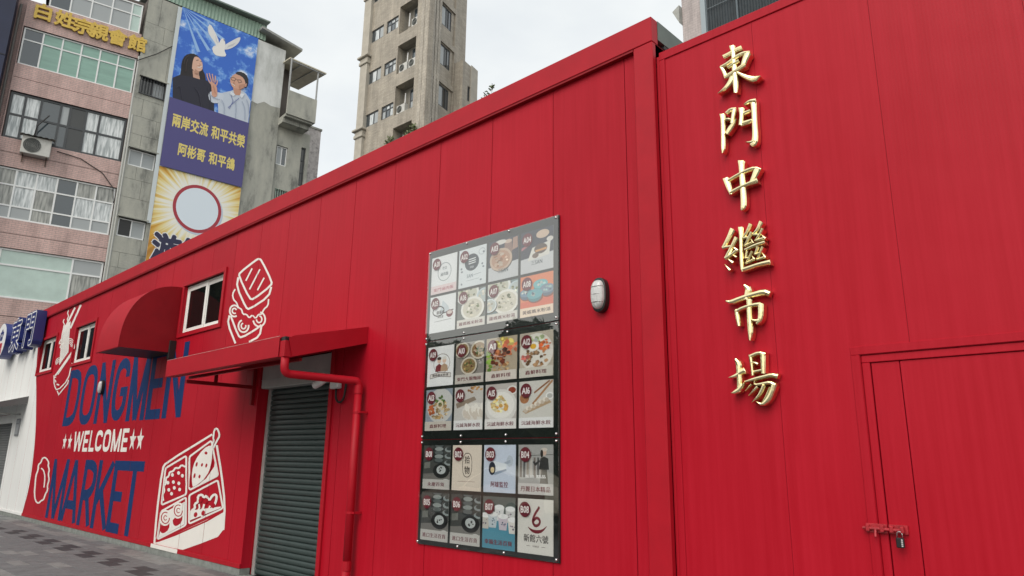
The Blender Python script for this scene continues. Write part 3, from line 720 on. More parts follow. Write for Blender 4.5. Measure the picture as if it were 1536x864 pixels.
def bowl(c,u,v,r,rim,inn,cols,rnd,n=26,sz=.05):
    c.ell(u+.02,v-.02,r*1.02,r*.75,(90,84,78)); c.ell(u,v,r,r*.74,rim); c.ell(u,v,r*.82,r*.6,inn); c.blobs(u,v,r*.62,r*.45,n,cols,sz,rnd)
def cap(c,t,band=(235,232,228),bg=True,col=(110,32,48),v=.11,h=.085):
    if bg: c.poly([(0,0),(1,0),(1,.22),(0,.22)],band)
    c.txt(t,.5,v,h,col,min(.86,.16*len(t)))
def art(c,code,rnd):
    full=[(0,0),(1,0),(1,1),(0,1)]
    if code=='A01':
        c.poly(full,(236,238,240)); c.rib(ell(.52,.56,.26,.24,24),.02,(150,160,165),True); c.txt('老店',.52,.66,.08,(130,140,145)); c.txt('滷肉飯',.52,.5,.09,(110,120,125)); cap(c,'東門滷肉飯',(232,214,216),True,(190,120,130))
    elif code=='A02':
        c.poly(full,(226,232,236)); c.ell(.48,.62,.26,.22,(60,72,84),n=28)
        for i in range(3): c.rib([(.36,.70-i*.055),(.62,.715-i*.055)],.025,(235,238,240))
        c.txt('SAN',.48,.50,.06,(200,205,210)); c.txt('SAN',.42,.28,.10,(120,135,145)); c.rib([(.3,.16),(.75,.17)],.01,(160,170,178)); c.rib([(.56,.28),(.82,.30)],.015,(160,170,178))
        for u,v in ((.1,.5),(.12,.42),(.86,.52),(.9,.44),(.82,.12),(.12,.1),(.9,.82)): c.ell(u,v,.035,.025,(130,140,150))
        c.rib(ell(.84,.84,.11,.08),.012,(160,170,176),True)
    elif code in('A03','A04'):
        c.poly(full,(58,62,78)); c.poly([(0,0),(1,0),(1,.4),(0,.34)],(206,208,212))
        if code=='A03':
            c.poly([(.52,.6),(.8,.62),(.78,.92),(.55,.9)],(150,120,110)); c.ell(.66,.91,.13,.05,(205,180,165)); c.poly([(.8,.66),(.98,.7),(.97,.98),(.82,.96)],(175,140,125)); c.ell(.4,.93,.2,.06,(225,220,215))
            bowl(c,.42,.5,.38,(205,180,160),(190,150,125),[(220,190,165),(170,120,90),(235,215,195)],rnd,24,.06)
        else:
            c.ell(.68,.86,.2,.1,(215,190,170)); c.ell(.9,.7,.1,.06,(220,215,210)); c.poly([(.22,.28),(.36,.58),(.92,.66),(.88,.34)],(225,222,216)); c.ell(.62,.52,.2,.12,(95,80,72)); c.rib([(.46,.48),(.8,.50)],.05,(215,160,105)); c.ell(.46,.38,.1,.06,(120,100,88))
            c.poly([(.02,.62),(.3,.72),(.3,.66),(.02,.56)],(190,120,130))
        c.txt('三SAN',.5,.22,.10,(75,88,98))
    elif code=='A05':
        c.poly(full,(238,240,242)); c.poly([(.42,.62),(.5,.86),(.72,.68),(.8,.5),(.4,.5)],(206,216,222)); c.rib(ell(.34,.58,.22,.13),.03,(40,36,38),True); c.rib([(.5,.5),(.72,.53),(.92,.56)],.03,(45,38,40)); c.ell(.78,.47,.13,.1,(120,36,46)); c.ell(.78,.5,.1,.05,(220,205,200)); c.txt('羅媽媽',.42,.54,.09,(50,42,44)); c.txt('米粉湯',.42,.42,.07,(50,42,44)); c.rib([(.2,.3),(.85,.32)],.012,(140,140,145))
    elif code in('A06','A07'):
        c.poly(full,(112,118,116) if code=='A06' else (120,140,142)); f=[(222,214,196),(196,190,170),(120,130,90),(236,230,218)]
        bowl(c,.35,.9,.42,(235,236,234),(205,205,190),f,rnd,26); bowl(c,.95,.78,.25,(200,215,222),(190,200,200),f,rnd,10)
        bowl(c,.55 if code=='A06' else .62,.48,.42,(240,238,232),(220,215,200),f,rnd,34)
        if code=='A07': bowl(c,.08,.45,.24,(225,232,235),(200,205,200),f,rnd,10)
        cap(c,'羅媽媽米粉湯',(226,222,216))
    elif code=='A08':
        c.poly(full,(232,138,96)); c.poly([(0,.0),(1,0),(1,.42),(0,.36)],(226,112,84))
        for u,v,r,cc in ((.18,.56,.2,(120,150,176)),(.62,.72,.22,(120,190,196)),(.82,.58,.22,(130,150,170)),(.45,.5,.24,(110,176,186))): 
            c.ell(u+.02,v-.05,r,r*.6,(150,84,66)); c.ell(u,v-.02,r*.9,r*.6,tuple(x*.8 for x in cc)); c.ell(u,v+.03,r,r*.5,cc); c.blobs(u,v+.03,r*.6,r*.25,9,[(180,214,214),(96,110,128),(220,226,222)],.04,rnd)
        cap(c,'黃媽媽米粉湯',(244,222,200),True,(70,40,36))
    elif code=='A09':
        c.poly(full,(240,241,242)); c.rib(ell(.55,.56,.31,.24,26),.014,(120,100,90),True)
        for u,hc,bc in ((.45,(60,50,48),(130,40,50)),(.65,(225,222,216),(190,160,130))):
            c.poly([(u-.14,.36),(u-.12,.5),(u,.56),(u+.12,.5),(u+.14,.36)],bc); c.ell(u,.64,.075,.075,(226,196,176)); c.ell(u,.69,.08,.04,hc)
        c.poly([(.12,.3),(.5,.34),(.9,.3),(.9,.2),(.5,.24),(.12,.2)],(225,220,216)); c.rib([(.12,.3),(.5,.34),(.9,.3),(.9,.2),(.5,.24),(.12,.2)],.012,(70,50,48),True); c.txt('羅媽媽米粉湯',.51,.27,.055,(50,36,38),.62)
    elif code=='A10':
        c.poly(full,(146,140,134)); f=[(90,104,52),(150,130,80),(60,80,40),(196,170,110),(120,60,40)]
        for u,v,r in ((.22,.82,.27),(.82,.78,.3),(.48,.42,.29)): bowl(c,u,v,r,(214,206,190),(150,120,80),f,rnd,26,.045)
        cap(c,'東門大腸麵線',(206,200,192))
    elif code=='A11':
        c.poly(full,(186,172,150)); c.blobs(.5,.86,.42,.12,20,[(240,214,96),(246,226,130)],.07,rnd); c.blobs(.12,.5,.14,.26,20,[(120,160,60),(150,186,80)],.06,rnd); c.blobs(.78,.74,.24,.18,20,[(240,150,110),(232,124,90)],.08,rnd); c.blobs(.5,.54,.34,.2,46,[(120,52,30),(160,80,46),(90,38,26),(200,120,70)],.07,rnd); c.blobs(.5,.3,.3,.08,14,[(200,140,90),(232,200,150)],.06,rnd); cap(c,'鑫鮮料理',(222,214,206))
    elif code=='A12':
        c.poly(full,(196,186,170)); c.ell(.5,.55,.5,.42,(232,228,220)); f=[(150,110,70),(190,150,110),(110,80,50)]; c.blobs(.5,.5,.36,.3,46,f,.06,rnd); c.blobs(.76,.7,.16,.13,16,[(226,110,60),(240,150,90)],.06,rnd); c.ell(.42,.68,.17,.11,(246,244,238)); c.ell(.42,.68,.09,.06,(232,182,60)); c.blobs(.5,.86,.3,.06,14,[(220,226,220),(180,196,150)],.06,rnd); c.blobs(.18,.45,.1,.1,8,[(222,120,110)],.06,rnd); cap(c,'鑫鮮料理',(214,210,200))
    elif code=='A13':
        c.poly(full,(150,160,172)); c.ell(.55,.6,.5,.42,(206,206,204)); c.blobs(.52,.5,.36,.22,52,[(190,160,110),(214,186,140),(160,128,84),(222,204,166)],.06,rnd); c.blobs(.2,.5,.12,.12,14,[(206,110,60)],.06,rnd); c.blobs(.56,.72,.16,.12,14,[(80,112,56),(110,140,70)],.05,rnd); c.rib(ell(.56,.62,.1,.08),.05,(226,214,190),True); cap(c,'鑫鮮料理',(206,200,190))
    elif code=='A14':
        c.poly(full,(205,202,198)); c.poly([(.05,.62),(.7,.76),(.78,.68),(.1,.5)],(150,134,118)); c.blobs(.72,.92,.24,.07,14,[(200,150,90),(170,120,70)],.05,rnd); c.ell(.72,.4,.44,.22,(226,222,216))
        for i in range(12): c.ell(.4+.055*i,.36+.05*math.sin(i*1.9)+.1*(i%2),.07,.11,(240,236,228) if i%2 else (216,206,194),.5)
        cap(c,'沅誠海鮮水餃',(236,236,236))
    elif code=='A15':
        c.poly(full,(196,190,186)); c.ell(.86,.84,.17,.1,(232,230,226)); c.ell(.86,.84,.12,.07,(150,60,36)); c.ell(.5,.5,.52,.38,(226,224,220)); c.ell(.5,.52,.44,.3,(240,238,234)); c.blobs(.48,.54,.26,.18,44,[(226,190,110),(240,216,150),(206,160,80),(246,232,190)],.07,rnd); cap(c,'沅誠海鮮水餃',(236,234,232))
    elif code=='A16':
        c.poly(full,(216,214,208)); c.ell(.16,.64,.14,.12,(176,120,80)); c.rib([(.4,.5),(.98,.98)],.05,(176,130,90)); c.rib([(.45,.74),(.9,.98)],.04,(150,100,66)); c.ell(.9,.66,.12,.08,(240,240,238)); c.ell(.9,.66,.08,.05,(190,190,186)); c.poly([(.1,.36),(.2,.3),(.95,.52),(.84,.62)],(186,160,128))
        for i in range(11): c.ell(.2+.062*i,.37+.021*i+(.03 if i%2 else 0),.06,.045,(236,228,216) if i%2 else (206,192,176))
        cap(c,'沅誠海鮮水餃',(238,238,238))
    elif code in('B01','B05','B06'):
        c.poly(full,(70,72,70)); c.poly([(0,.0),(1,0),(1,.4),(0,.34)],(120,118,114))
        for i in range(5): c.ell(.58,.98-i*.085,.2+.03*(i%2),.06,(40,46,48)); c.ell(.58,1.0-i*.085,.16,.045,(150,158,156) if i%2 else (96,104,104))
        for i in range(3): c.ell(.95,.9-i*.15,.16,.06,(150,160,160)); c.ell(.95,.92-i*.15,.1,.04,(60,66,66))
        c.poly([(.04,.46),(.26,.48),(.26,.62),(.04,.6)],(120,122,116)); c.ell(.68,.42,.3,.17,(26,28,30)); c.ell(.68,.44,.17,.1,(190,196,196)); c.blobs(.68,.44,.1,.06,6,[(60,60,60)],.03,rnd)
        c.ell(.86,.1,.2,.14,(206,206,204)); cap(c,'永慶百貨' if code=='B01' else '進口生活百貨',(196,194,190),True,(110,40,56))
    elif code=='B02':
        c.poly(full,(228,216,202)); r=[(.36,.3),(.68,.3),(.68,.82),(.36,.82)]; c.rib(smoothpts(r,2,True),.016,(60,50,46),True); c.txt('拾',.52,.68,.16,(60,50,46)); c.txt('物',.52,.45,.16,(60,50,46)); c.rib([(.2,.2),(.8,.2)],.01,(170,150,140))
    elif code=='B03':
        c.poly(full,(206,216,232)); c.ell(.82,.66,.1,.12,(190,200,212)); c.rib([(.66,.6),(.84,.66)],.06,(170,180,194)); c.poly([(.22,.6),(.3,.66),(.72,.6),(.72,.46),(.36,.36),(.24,.42)],(228,234,240)); c.poly([(.24,.42),(.36,.36),(.72,.46),(.72,.5),(.36,.42)],(150,164,182)); c.ell(.27,.5,.11,.14,(34,40,58)); c.ell(.28,.47,.06,.06,(226,206,160)); c.txt('阿雄監控',.5,.17,.11,(120,30,46),.55)
    elif code=='B04':
        c.poly(full,(172,172,170))
        for i in range(7): c.poly([(.04+i*.1,.34),(.11+i*.1,.34),(.10+i*.1,.74),(.05+i*.1,.74)],[(120,110,104),(90,90,92),(150,140,130),(200,196,190)][i%4])
        c.rib([(0,.77),(1,.8)],.012,(90,90,90)); c.poly([(.62,.2),(.86,.2),(.82,.52),(.68,.52)],(96,92,88)); c.poly([(.6,.5),(.64,.72),(.74,.76),(.86,.72),(.88,.5)],(52,52,52)); c.rib([(.62,.68),(.5,.6),(.44,.66)],.05,(58,58,58)); c.ell(.75,.84,.06,.065,(214,186,168)); c.ell(.75,.9,.09,.035,(216,206,196)); c.ell(.68,.82,.04,.08,(40,34,32)); c.txt('服飾 精品',.5,.36,.06,(240,240,240),.6); cap(c,'丹麗日本精品',(206,204,202),True,(110,32,48),.11,.1)
    elif code=='B07':
        c.poly(full,(78,146,168)); c.poly([(0,.55),(1,.52),(1,1),(0,1)],(96,104,100))
        for u,v,cc in ((.52,.72,(220,222,222)),(.86,.7,(206,208,206)),(.08,.55,(200,196,188)),(.32,.58,(196,206,212)),(.64,.55,(206,196,206)),(.94,.5,(222,220,214))):
            c.poly([(u-.11,v-.18),(u+.11,v-.18),(u+.15,v+.08),(u-.15,v+.08)],cc); c.ell(u,v+.08,.15,.05,(236,238,238)); c.blobs(u,v-.06,.08,.07,5,[(90,110,130),(150,130,150)],.025,rnd)
        cap(c,'幸福生活百貨',None,False,(120,40,60),.13)
    elif code=='B08':
        c.poly(full,(222,220,214)); c.rib([(.62,.86),(.47,.7),(.42,.58),(.5,.5),(.62,.54),(.64,.62),(.54,.67),(.45,.6)],.055,(120,26,44),it=2); c.rib([(.3,.48,.01),(.4,.42,.05),(.55,.4,.07),(.7,.43,.05),(.82,.52,.01)],.05,(120,26,44),it=1); c.txt('新館六號',.52,.28,.13,(64,58,56),.7); c.txt('外澳老店',.52,.14,.035,(120,112,108)); c.rib([(.26,.14),(.36,.14)],.008,(120,112,108)); c.rib([(.68,.14),(.78,.14)],.008,(120,112,108))
COLX=[(-6.03,-5.60),(-5.565,-5.135),(-5.10,-4.67),(-4.635,-4.205)]
paper=mat('card_paper',(.75,.75,.74),.6)
backm=mat('black_board',(.010,.014,.013),.3)
scr=None
def menu_board(z0,z1,rows,codes,label):
    X0b,X1b=-6.075,-4.13
    b=thing('menu_board',label,'menu board',((X0b+X1b)/2,0,z0),group='menu boards on the wall')
    m=MB(); m.bbox(X0b,X1b,-.016,-.008,z0,z1,.001); m.build('backing',backm,b)
    rnd=random.Random(11)
    for i,code in enumerate(codes):
        r0,r1=rows[i//4]; x0,x1=COLX[i%4]
        c=Card(x0,x1,r0,r1,-.0175,b); c.mb.box(x0,x1,-.0175,-.0161,r0,r1,0,s2l((225,225,222)))
        art(c,code,rnd); co_=c.mb.build('stall_card',printm,b)
        bm_=MB(); u,v=(.22,.80); px_,pz_=c.P(u,v); 
        bm_.poly(ell(px_,pz_,.070,.068,24),-.0272,0,INK_M); text(bm_,code,px_,pz_,.062,-.0275,.03,0,s2l((238,232,230)),.105)
        bm_.build('number_badge',printm,co_)
    m=MB(); m.bbox(X0b,X1b,-.035,-.031,z0+.003,z1-.003,.0008); m.build('acrylic_sheet',acrylic,b)
    s=MB(); n=10
    prof_=[(.012,-.0352),(.012,-.041),(.008,-.046),(.0,-.047)]
    vs=[]; 
    for r_,yy in prof_[:-1]:
        for k in range(n): vs.append((r_*math.cos(2*math.pi*k/n),yy,r_*math.sin(2*math.pi*k/n)))
    vs.append((0,prof_[-1][1],0)); fs=[]
    for j in range(2):
        for k in range(n): fs.append((j*n+k,j*n+(k+1)%n,(j+1)*n+(k+1)%n,(j+1)*n+k))
    for k in range(n): fs.append((2*n+k,2*n+(k+1)%n,3*n))
    s.add(vs,fs)
    first=None
    for zz in (z0+.028,z1-.028):
        for xx in (-6.05,-5.43,-4.79,-4.155):
            if first is None: first=o=s.build('bolt',chrome,b,local=True,smooth=True); fix_normals(first)
            else: o=first.copy(); COL.objects.link(o); o.parent=b
            o.location=Vector((xx-(X0b+X1b)/2,0,zz-z0))
menu_board(2.895,3.945,[(3.425,3.86),(2.98,3.395)],['A01','A02','A03','A04','A05','A06','A07','A08'],'top menu board of pale stall cards A01 to A08, reflecting sky')
menu_board(1.822,2.888,[(2.385,2.82),(1.91,2.35)],['A09','A10','A11','A12','A13','A14','A15','A16'],'middle menu board of food photo cards A09 to A16')
menu_board(.75,1.815,[(1.31,1.757),(.798,1.272)],['B01','B02','B03','B04','B05','B06','B07','B08'],'bottom menu board of goods cards B01 to B08')

# ------------------------------------------------------------------ wall lamps
def wall_lamp(x,z,label,k=1.0):
    t=thing('wall_lamp',label,'lamp',(x,0,z),group='oval bulkhead lamps')
    def lathe_oval(prof,rx,rz,n=24):
        vs=[];fs=[]
        for (sc_,yy) in prof:
            for i in range(n):
                a=2*math.pi*i/n; cx,cz=math.cos(a),math.sin(a)
                ex=abs(cx)**.8*(1 if cx>=0 else -1); ez=abs(cz)**.8*(1 if cz>=0 else -1)
                vs.append((rx*sc_*ex,yy,rz*sc_*ez))
        for j in range(len(prof)-1):
            for i in range(n): fs.append((j*n+i,j*n+(i+1)%n,(j+1)*n+(i+1)%n,(j+1)*n+i))
        fs.append(tuple(range((len(prof)-1)*n,len(prof)*n))); return vs,fs
    m=MB(); m.add(*lathe_oval([(1.10,-.002),(1.12,-.05),(1.10,-.064),(1.0,-.068),(.9,-.066)],.072*k,.142*k)); o=m.build('base',black,t,local=True); smooth_by_angle(o,50)
    m=MB(); m.add(*lathe_oval([(.94,-.064),(.93,-.080),(.86,-.098),(.66,-.112),(.3,-.118)],.072*k,.142*k)); o=m.build('lens',mat('frosted_lens',(.60,.61,.61),.22,noise=.35,nscale=9,stretch=(3,1,1.2),coat=.3),t,local=True); smooth_by_angle(o,60)
    m=MB()
    for zz in (-.07,0,.07):
        m.tube([(-.064*k,-.08,zz*k),(-.045*k,-.112,zz*k),(0,-.122,zz*k),(.045*k,-.112,zz*k),(.064*k,-.08,zz*k)],.0035,6)
    m.build('lens_ribs',MATS['frosted_lens'],t,local=True,smooth=True)
wall_lamp(-3.64,3.06,'oval bulkhead lamp with black base right of the menu boards')
p=W(152,581,-.05); wall_lamp(p.x,p.z,'small oval bulkhead lamp on the blue lettering of the mural',1.0)

# ------------------------------------------------------------------ awnings
bar=thing('barrel_awning','red quarter-round sheet metal awning above the blue lettering','awning',(-13.9,-.0,3.45))
m=MB(); xa,xb=-14.50,-13.315; n=16; D_,H_=.965,1.24; z0=3.45
arc=[(-D_*math.cos(math.pi/2*i/n)**.9,z0+.02+H_*math.sin(math.pi/2*i/n)**.85*(.985)) for i in range(n)]+[(-.0,z0+.02+H_*.985)]
arc=[(-D_,z0)]+arc; th=.012
inner=[(y+th if y<-.02 else y,z-th) for y,z in arc]
pts=arc; nn=len(arc)
vs=[(xa,y,z) for y,z in arc]+[(xb,y,z) for y,z in arc]+[(xa,y*.985,z-.012) for y,z in arc]+[(xb,y*.985,z-.012) for y,z in arc]
fs=[]
for i in range(nn-1):
    fs.append((i,i+1,nn+i+1,nn+i)); fs.append((2*nn+i,3*nn+i,3*nn+i+1,2*nn+i+1))
fs+= [(0,nn,3*nn,2*nn)]
m.add(vs,fs); o=m.build('curved_cover',red_trim,bar); smooth_by_angle(o,35)
for xx in (xa+.001,xb-.008):
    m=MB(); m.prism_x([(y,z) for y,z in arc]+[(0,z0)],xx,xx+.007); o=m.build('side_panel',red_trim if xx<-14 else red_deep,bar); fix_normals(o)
m=MB(); m.box(xa+.01,xb-.01,-D_+.01,-.012,z0+.005,z0+.02); m.build('soffit',mat('black_green_soffit',(.012,.02,.018),.5),bar)
m=MB(); m.bbox(xb-.05,xb+.03,-.12,-.002,z0-.12,z0+.22,.004); m.build('bracket',black,bar)

aw=thing('lean_to_awning','red sloping metal awning with gutter above the grey shutter','awning',(-8.9,0,2.7))
xa,xb=-10.60,-7.235
m=MB(); m.add([(xa,-1.03,2.945),(xb-.01,-1.03,2.945),(xb-.01,-.003,3.195),(xa,-.003,3.195),(xa,-1.03,2.915),(xb-.01,-1.03,2.915),(xb-.01,-.003,3.165),(xa,-.003,3.165)],[(0,1,2,3),(7,6,5,4),(0,4,5,1),(1,5,6,2),(2,6,7,3),(3,7,4,0)])
m.build('roof_sheet',red_trim,aw)
m=MB(); m.bbox(xa-.01,xb-.13,-1.11,-1.10,2.715,2.952,.003); m.box(xa-.01,xb-.13,-1.099,-1.035,2.715,2.727); m.box(xa-.01,xb-.13,-1.099,-1.04,2.928,2.936); m.build('gutter_fascia',red_trim,aw)
m=MB(); m.box(xa-.01,xb-.13,-1.1095,-1.1005,2.9525,2.957); m.build('gutter_lip',mat('bare_lip',(.5,.36,.34),.6,noise=.5,nscale=9),aw)
m=MB(); m.prism_x([(-1.0,2.72),(-1.06,2.93),(-1.0,2.962),(-.003,3.21),(-.003,3.0)],xb-.008,xb); o=m.build('side_panel',red_trim,aw); fix_normals(o)
m=MB(); m.prism_x([(-1.10,2.72),(-1.10,2.95),(-.003,3.19),(-.003,3.0)],xa-.008,xa); o=m.build('side_panel',red_trim,aw); fix_normals(o)
m=MB(); m.bbox(xb-.13,xb-.02,-1.095,-.99,2.715,2.90,.003); m.build('outlet_box',red_trim,aw)
m=MB(); m.box(xb-.125,xb-.03,-1.09,-1.0,2.901,2.945); m.build('outlet_opening',black,aw)
def frame_bracket(x):
    m=MB(); m.bbox(x-.025,x+.025,-1.02,-.052,2.60,2.65,.003); m.bbox(x-.024,x+.024,-.05,-.003,2.36,2.9,.003); m.bbox(x-.02,x+.02,-.62,-.58,2.651,2.80,.003)
    o=m.build('bracket',red_deep,aw); fix_normals(o)
frame_bracket(W(383,575).x)
m=MB(); m.bbox(xa+.05,xb-.2,-.80,-.76,2.712,2.752,.003); m.bbox(xa+.05,xb-.2,-1.03,-.99,2.712,2.752,.003); m.build('cross_rail',red_deep,aw)

pp=thing('downpipe','round red rainwater pipe from the awning gutter down the wall','pipe',(-7.2,-.08,0))
m=MB(); xq=-7.31
path=[(xq,-1.045,2.74),(xq,-1.045,2.60)]+[(xq,-1.045+.07*(1-math.cos(a)),2.60-.07*math.sin(a)) for a in (.4,.8,1.2,1.57)]+[(xq+.02,-.7,2.528),(xq+.08,-.16,2.525)]+[(xq+.09,-.16+.06*math.sin(a),2.525-.06*(1-math.cos(a))) for a in (.4,.8,1.2,1.57)]
path+=[(xq+.09,-.10,2.40)]
m.tube(path,.047,14); m.build('upper_pipe',red_trim,pp,smooth=True)
m=MB(); m.tube([(xq+.09,-.10,2.41),(xq+.09,-.10,.40)],.048,14); m.tube([(xq+.09,-.10,.41),(xq+.07,-.11,.06),(xq+.07,-.16,.02)],.050,14); m.build('lower_pipe',red_trim,pp,smooth=True)
for z in (2.42,.42):
    m=MB(); m.tube([(xq+.09,-.10,z-.05),(xq+.09,-.10,z+.05)],.0545,14); m.build('coupling',red_trim,pp)
for z in (2.15,1.0):
    m=MB(); m.tube([(xq+.09,-.10,z-.012),(xq+.09,-.10,z+.012)],.053,14); m.box(xq+.15,xq+.18,-.105,-.001,z-.012,z+.012); m.box(xq+.145,xq+.18,-.11,-.1,z-.012,z+.012); m.build('clamp',red_trim,pp)

cc=thing('security_camera','white security camera on a junction box beside the shutter','camera',(-7.82,0,2.5))
wp=mat('white_plastic',(.62,.63,.63),.4)
m=MB(); m.bbox(-7.91,-7.73,-.075,-.001,2.47,2.63,.012); m.build('junction_box',wp,cc)
m=MB(); m.tube([(-7.88,-.076,2.57),(-7.92,-.12,2.57),(-7.95,-.15,2.55)],.016,8); m.build('mount_arm',wp,cc,smooth=True)
m=MB(); m.tube([(-7.91,-.15,2.57),(-7.935,-.162,2.56),(-8.03,-.205,2.515),(-8.045,-.21,2.508)],[.03,.042,.048,.046],14); o=m.build('camera_body',wp,cc); smooth_by_angle(o,50)
m=MB(); m.tube([(-8.043,-.2095,2.509),(-8.051,-.2125,2.505)],.034,12); m.build('camera_lens',black,cc)
m=MB(); pts=[(-7.80,-.04,2.475)]+[(-7.70-.10*math.cos(a),-.04,2.40-.105*math.sin(a)) for a in [math.pi*i/10 for i in range(11)]]+[(-7.60,-.03,2.50),(-7.605,-.02,2.62)]
m.tube(pts,.014,8); m.build('cable_conduit',black_rub,cc,smooth=True)

# white end: small awning, plaque, raised sign
sa=thing('entrance_awning','small pale grey awning over the door at the white end','awning',(-25.8,0,2.9))
m=MB(); xb=-23.32; xa=-28.4
m.add([(xa,-.75,2.93),(xb,-.75,2.93),(xb,-.003,3.15),(xa,-.003,3.15),(xa,-.75,2.86),(xb,-.75,2.86),(xb,-.003,3.10),(xa,-.003,3.10)],[(0,1,2,3),(7,6,5,4),(0,4,5,1),(1,5,6,2),(2,6,7,3),(3,7,4,0)]); m.build('cover',mat('pale_grey_sheet',(.55,.56,.55),.5,noise=.15,nscale=4),sa)
m=MB(); m.prism_x([(-.76,2.80),(-.76,2.95),(-.004,3.18),(-.004,2.98)],xb+.002,xb+.03); o=m.build('side_panel',mat('dark_grey_panel',(.1,.1,.1),.5),sa); fix_normals(o)
m=MB(); m.tube([(xa,-.7,2.70),(xb-.6,-.7,2.70),(xb-.55,-.003,2.70)],.02,8); m.build('support_rail',grey_metal,sa,smooth=True)
pq=thing('wall_plaque','small dark framed plaque beside the white end door','plaque',(-23.85,0,2.2))
m=MB(); a_=W(25,628); b_=W(31,645); m.bbox(-24.05,-23.68,-.03,-.002,2.10,2.58,.004); m.build('frame',mat('plaque_grey',(.22,.23,.24),.4),pq)
m=MB(); m.box(-24.0,-23.73,-.033,-.0305,2.15,2.42); m.box(-24.0,-23.73,-.0335,-.0305,2.46,2.54); m.build('plate',mat('plaque_plate',(.42,.44,.45),.3),pq)
navy_sign=mat('navy_sign_blue',(.018,.028,.16),.35); sign_white=mat('sign_white',(.78,.79,.8),.4)
for ch,cx,lab in (('東',-24.72,'raised navy sign character 東 with white outline on the white wall'),('門',-23.18,'raised navy sign character 門 with white outline at the edge of the red wall')):
    t=thing('sign_character',lab,'sign character',(cx,-.25,4.56),group='raised navy sign characters')
    m=MB(); text(m,ch,cx,5.03,.86,-.30,.075,width=1.15,extr=.24); m.build('body',navy_sign,t)
    m=MB(); text(m,ch,cx,5.03,.86,-.304,.055,width=1.15); m.build('outline',sign_white,t)
    m=MB(); text(m,ch,cx,5.03,.86,-.308,.015,width=1.15); m.build('face',navy_sign,t)
    m=MB(); m.box(cx-.3,cx-.24,-.06,-.062,4.7,4.8); m.box(cx-.3,cx+.3,-.065,-.002,4.95,5.02); m.build('mount',navy_sign,t)
t=thing('sign_emblem','round white sign emblem with navy flower and red arch','emblem',(-26.25,-.25,4.5))
m=MB(); e=ell(-26.25,5.0,.62,.55,32); m.prism(e,-.36,-.06); m.build('body',navy_sign,t)
m=MB(); m.prism(ell(-26.25,5.0,.61,.54,32),-.366,-.361); m.build('face',sign_white,t)
m=MB()
for k in range(5): m.poly(ell(-26.2+.14*math.cos(k*1.257+.3),5.16+.12*math.sin(k*1.257+.3),.09,.08,12),-.3675-.0002*k)
m.build('flower',navy_sign,t)
m=MB(); yy=-.3675; 
for q in ribbon2d([(-26.5,4.58),(-26.5,4.84),(-26.02,4.84),(-26.02,4.58)],.15): m.poly([tuple(p_) for p_ in q],yy)
m.build('arch',mat('sign_red',(.45,.02,.03),.4),t)

# ------------------------------------------------------------------ background buildings
def plane_hit(B, rotz):
    d=Vector((math.cos(rotz),math.sin(rotz),0)); nrm=Vector((d.y,-d.x,0))
    def hit(px,py,dy=0.0):
        v=ray(px,py); q=Vector(B)-nrm*dy; t=((q-CAM).dot(nrm))/(v.dot(nrm)); p=CAM+v*t; return ((p-Vector(B)).dot(d),p.z)
    return hit
def tile_mat(name,c1,c2,mortar,sx,sy,rough=.55,bumpd=.4):
    m=bpy.data.materials.new(name); m.use_nodes=True; MATS[name]=m; t=m.node_tree; N=t.nodes.new; K=t.links.new; b=t.nodes['Principled BSDF']
    c=N('ShaderNodeTexCoord'); sp=N('ShaderNodeSeparateXYZ'); K(c.outputs['Object'],sp.inputs[0])
    ad=N('ShaderNodeMath'); ad.operation='ADD'; K(sp.outputs[0],ad.inputs[0]); K(sp.outputs[1],ad.inputs[1])
    cb=N('ShaderNodeCombineXYZ'); K(ad.outputs[0],cb.inputs[0]); K(sp.outputs[2],cb.inputs[1])
    br=N('ShaderNodeTexBrick'); br.inputs['Scale'].default_value=1; br.inputs['Brick Width'].default_value=sx; br.inputs['Row Height'].default_value=sy
    br.inputs['Mortar Size'].default_value=.008; br.inputs['Color1'].default_value=(*c1,1); br.inputs['Color2'].default_value=(*c2,1); br.inputs['Mortar'].default_value=(*mortar,1); br.offset=.5
    K(cb.outputs[0],br.inputs['Vector'])
    n=N('ShaderNodeTexNoise'); n.inputs['Scale'].default_value=.9; n.inputs['Detail'].default_value=8; n.inputs['Roughness'].default_value=.7
    mp_=N('ShaderNodeMapping'); mp_.inputs['Scale'].default_value=(1.6,1.6,.35); K(c.outputs['Object'],mp_.inputs[0]); K(mp_.outputs[0],n.inputs['Vector'])
    rr=N('ShaderNodeMapRange'); rr.inputs['From Min'].default_value=.35; rr.inputs['From Max'].default_value=.7; rr.inputs['To Min'].default_value=1.12; rr.inputs['To Max'].default_value=.62; K(n.outputs['Fac'],rr.inputs['Value'])
    mm=N('ShaderNodeVectorMath'); mm.operation='SCALE'; K(br.outputs['Color'],mm.inputs[0]); K(rr.outputs[0],mm.inputs['Scale']); K(mm.outputs[0],b.inputs['Base Color'])
    b.inputs['Roughness'].default_value=rough
    bp=N('ShaderNodeBump'); bp.inputs['Strength'].default_value=bumpd; bp.inputs['Distance'].default_value=.01; bp.invert=True; K(br.outputs['Fac'],bp.inputs['Height']); K(bp.outputs[0],b.inputs['Normal'])
    return m
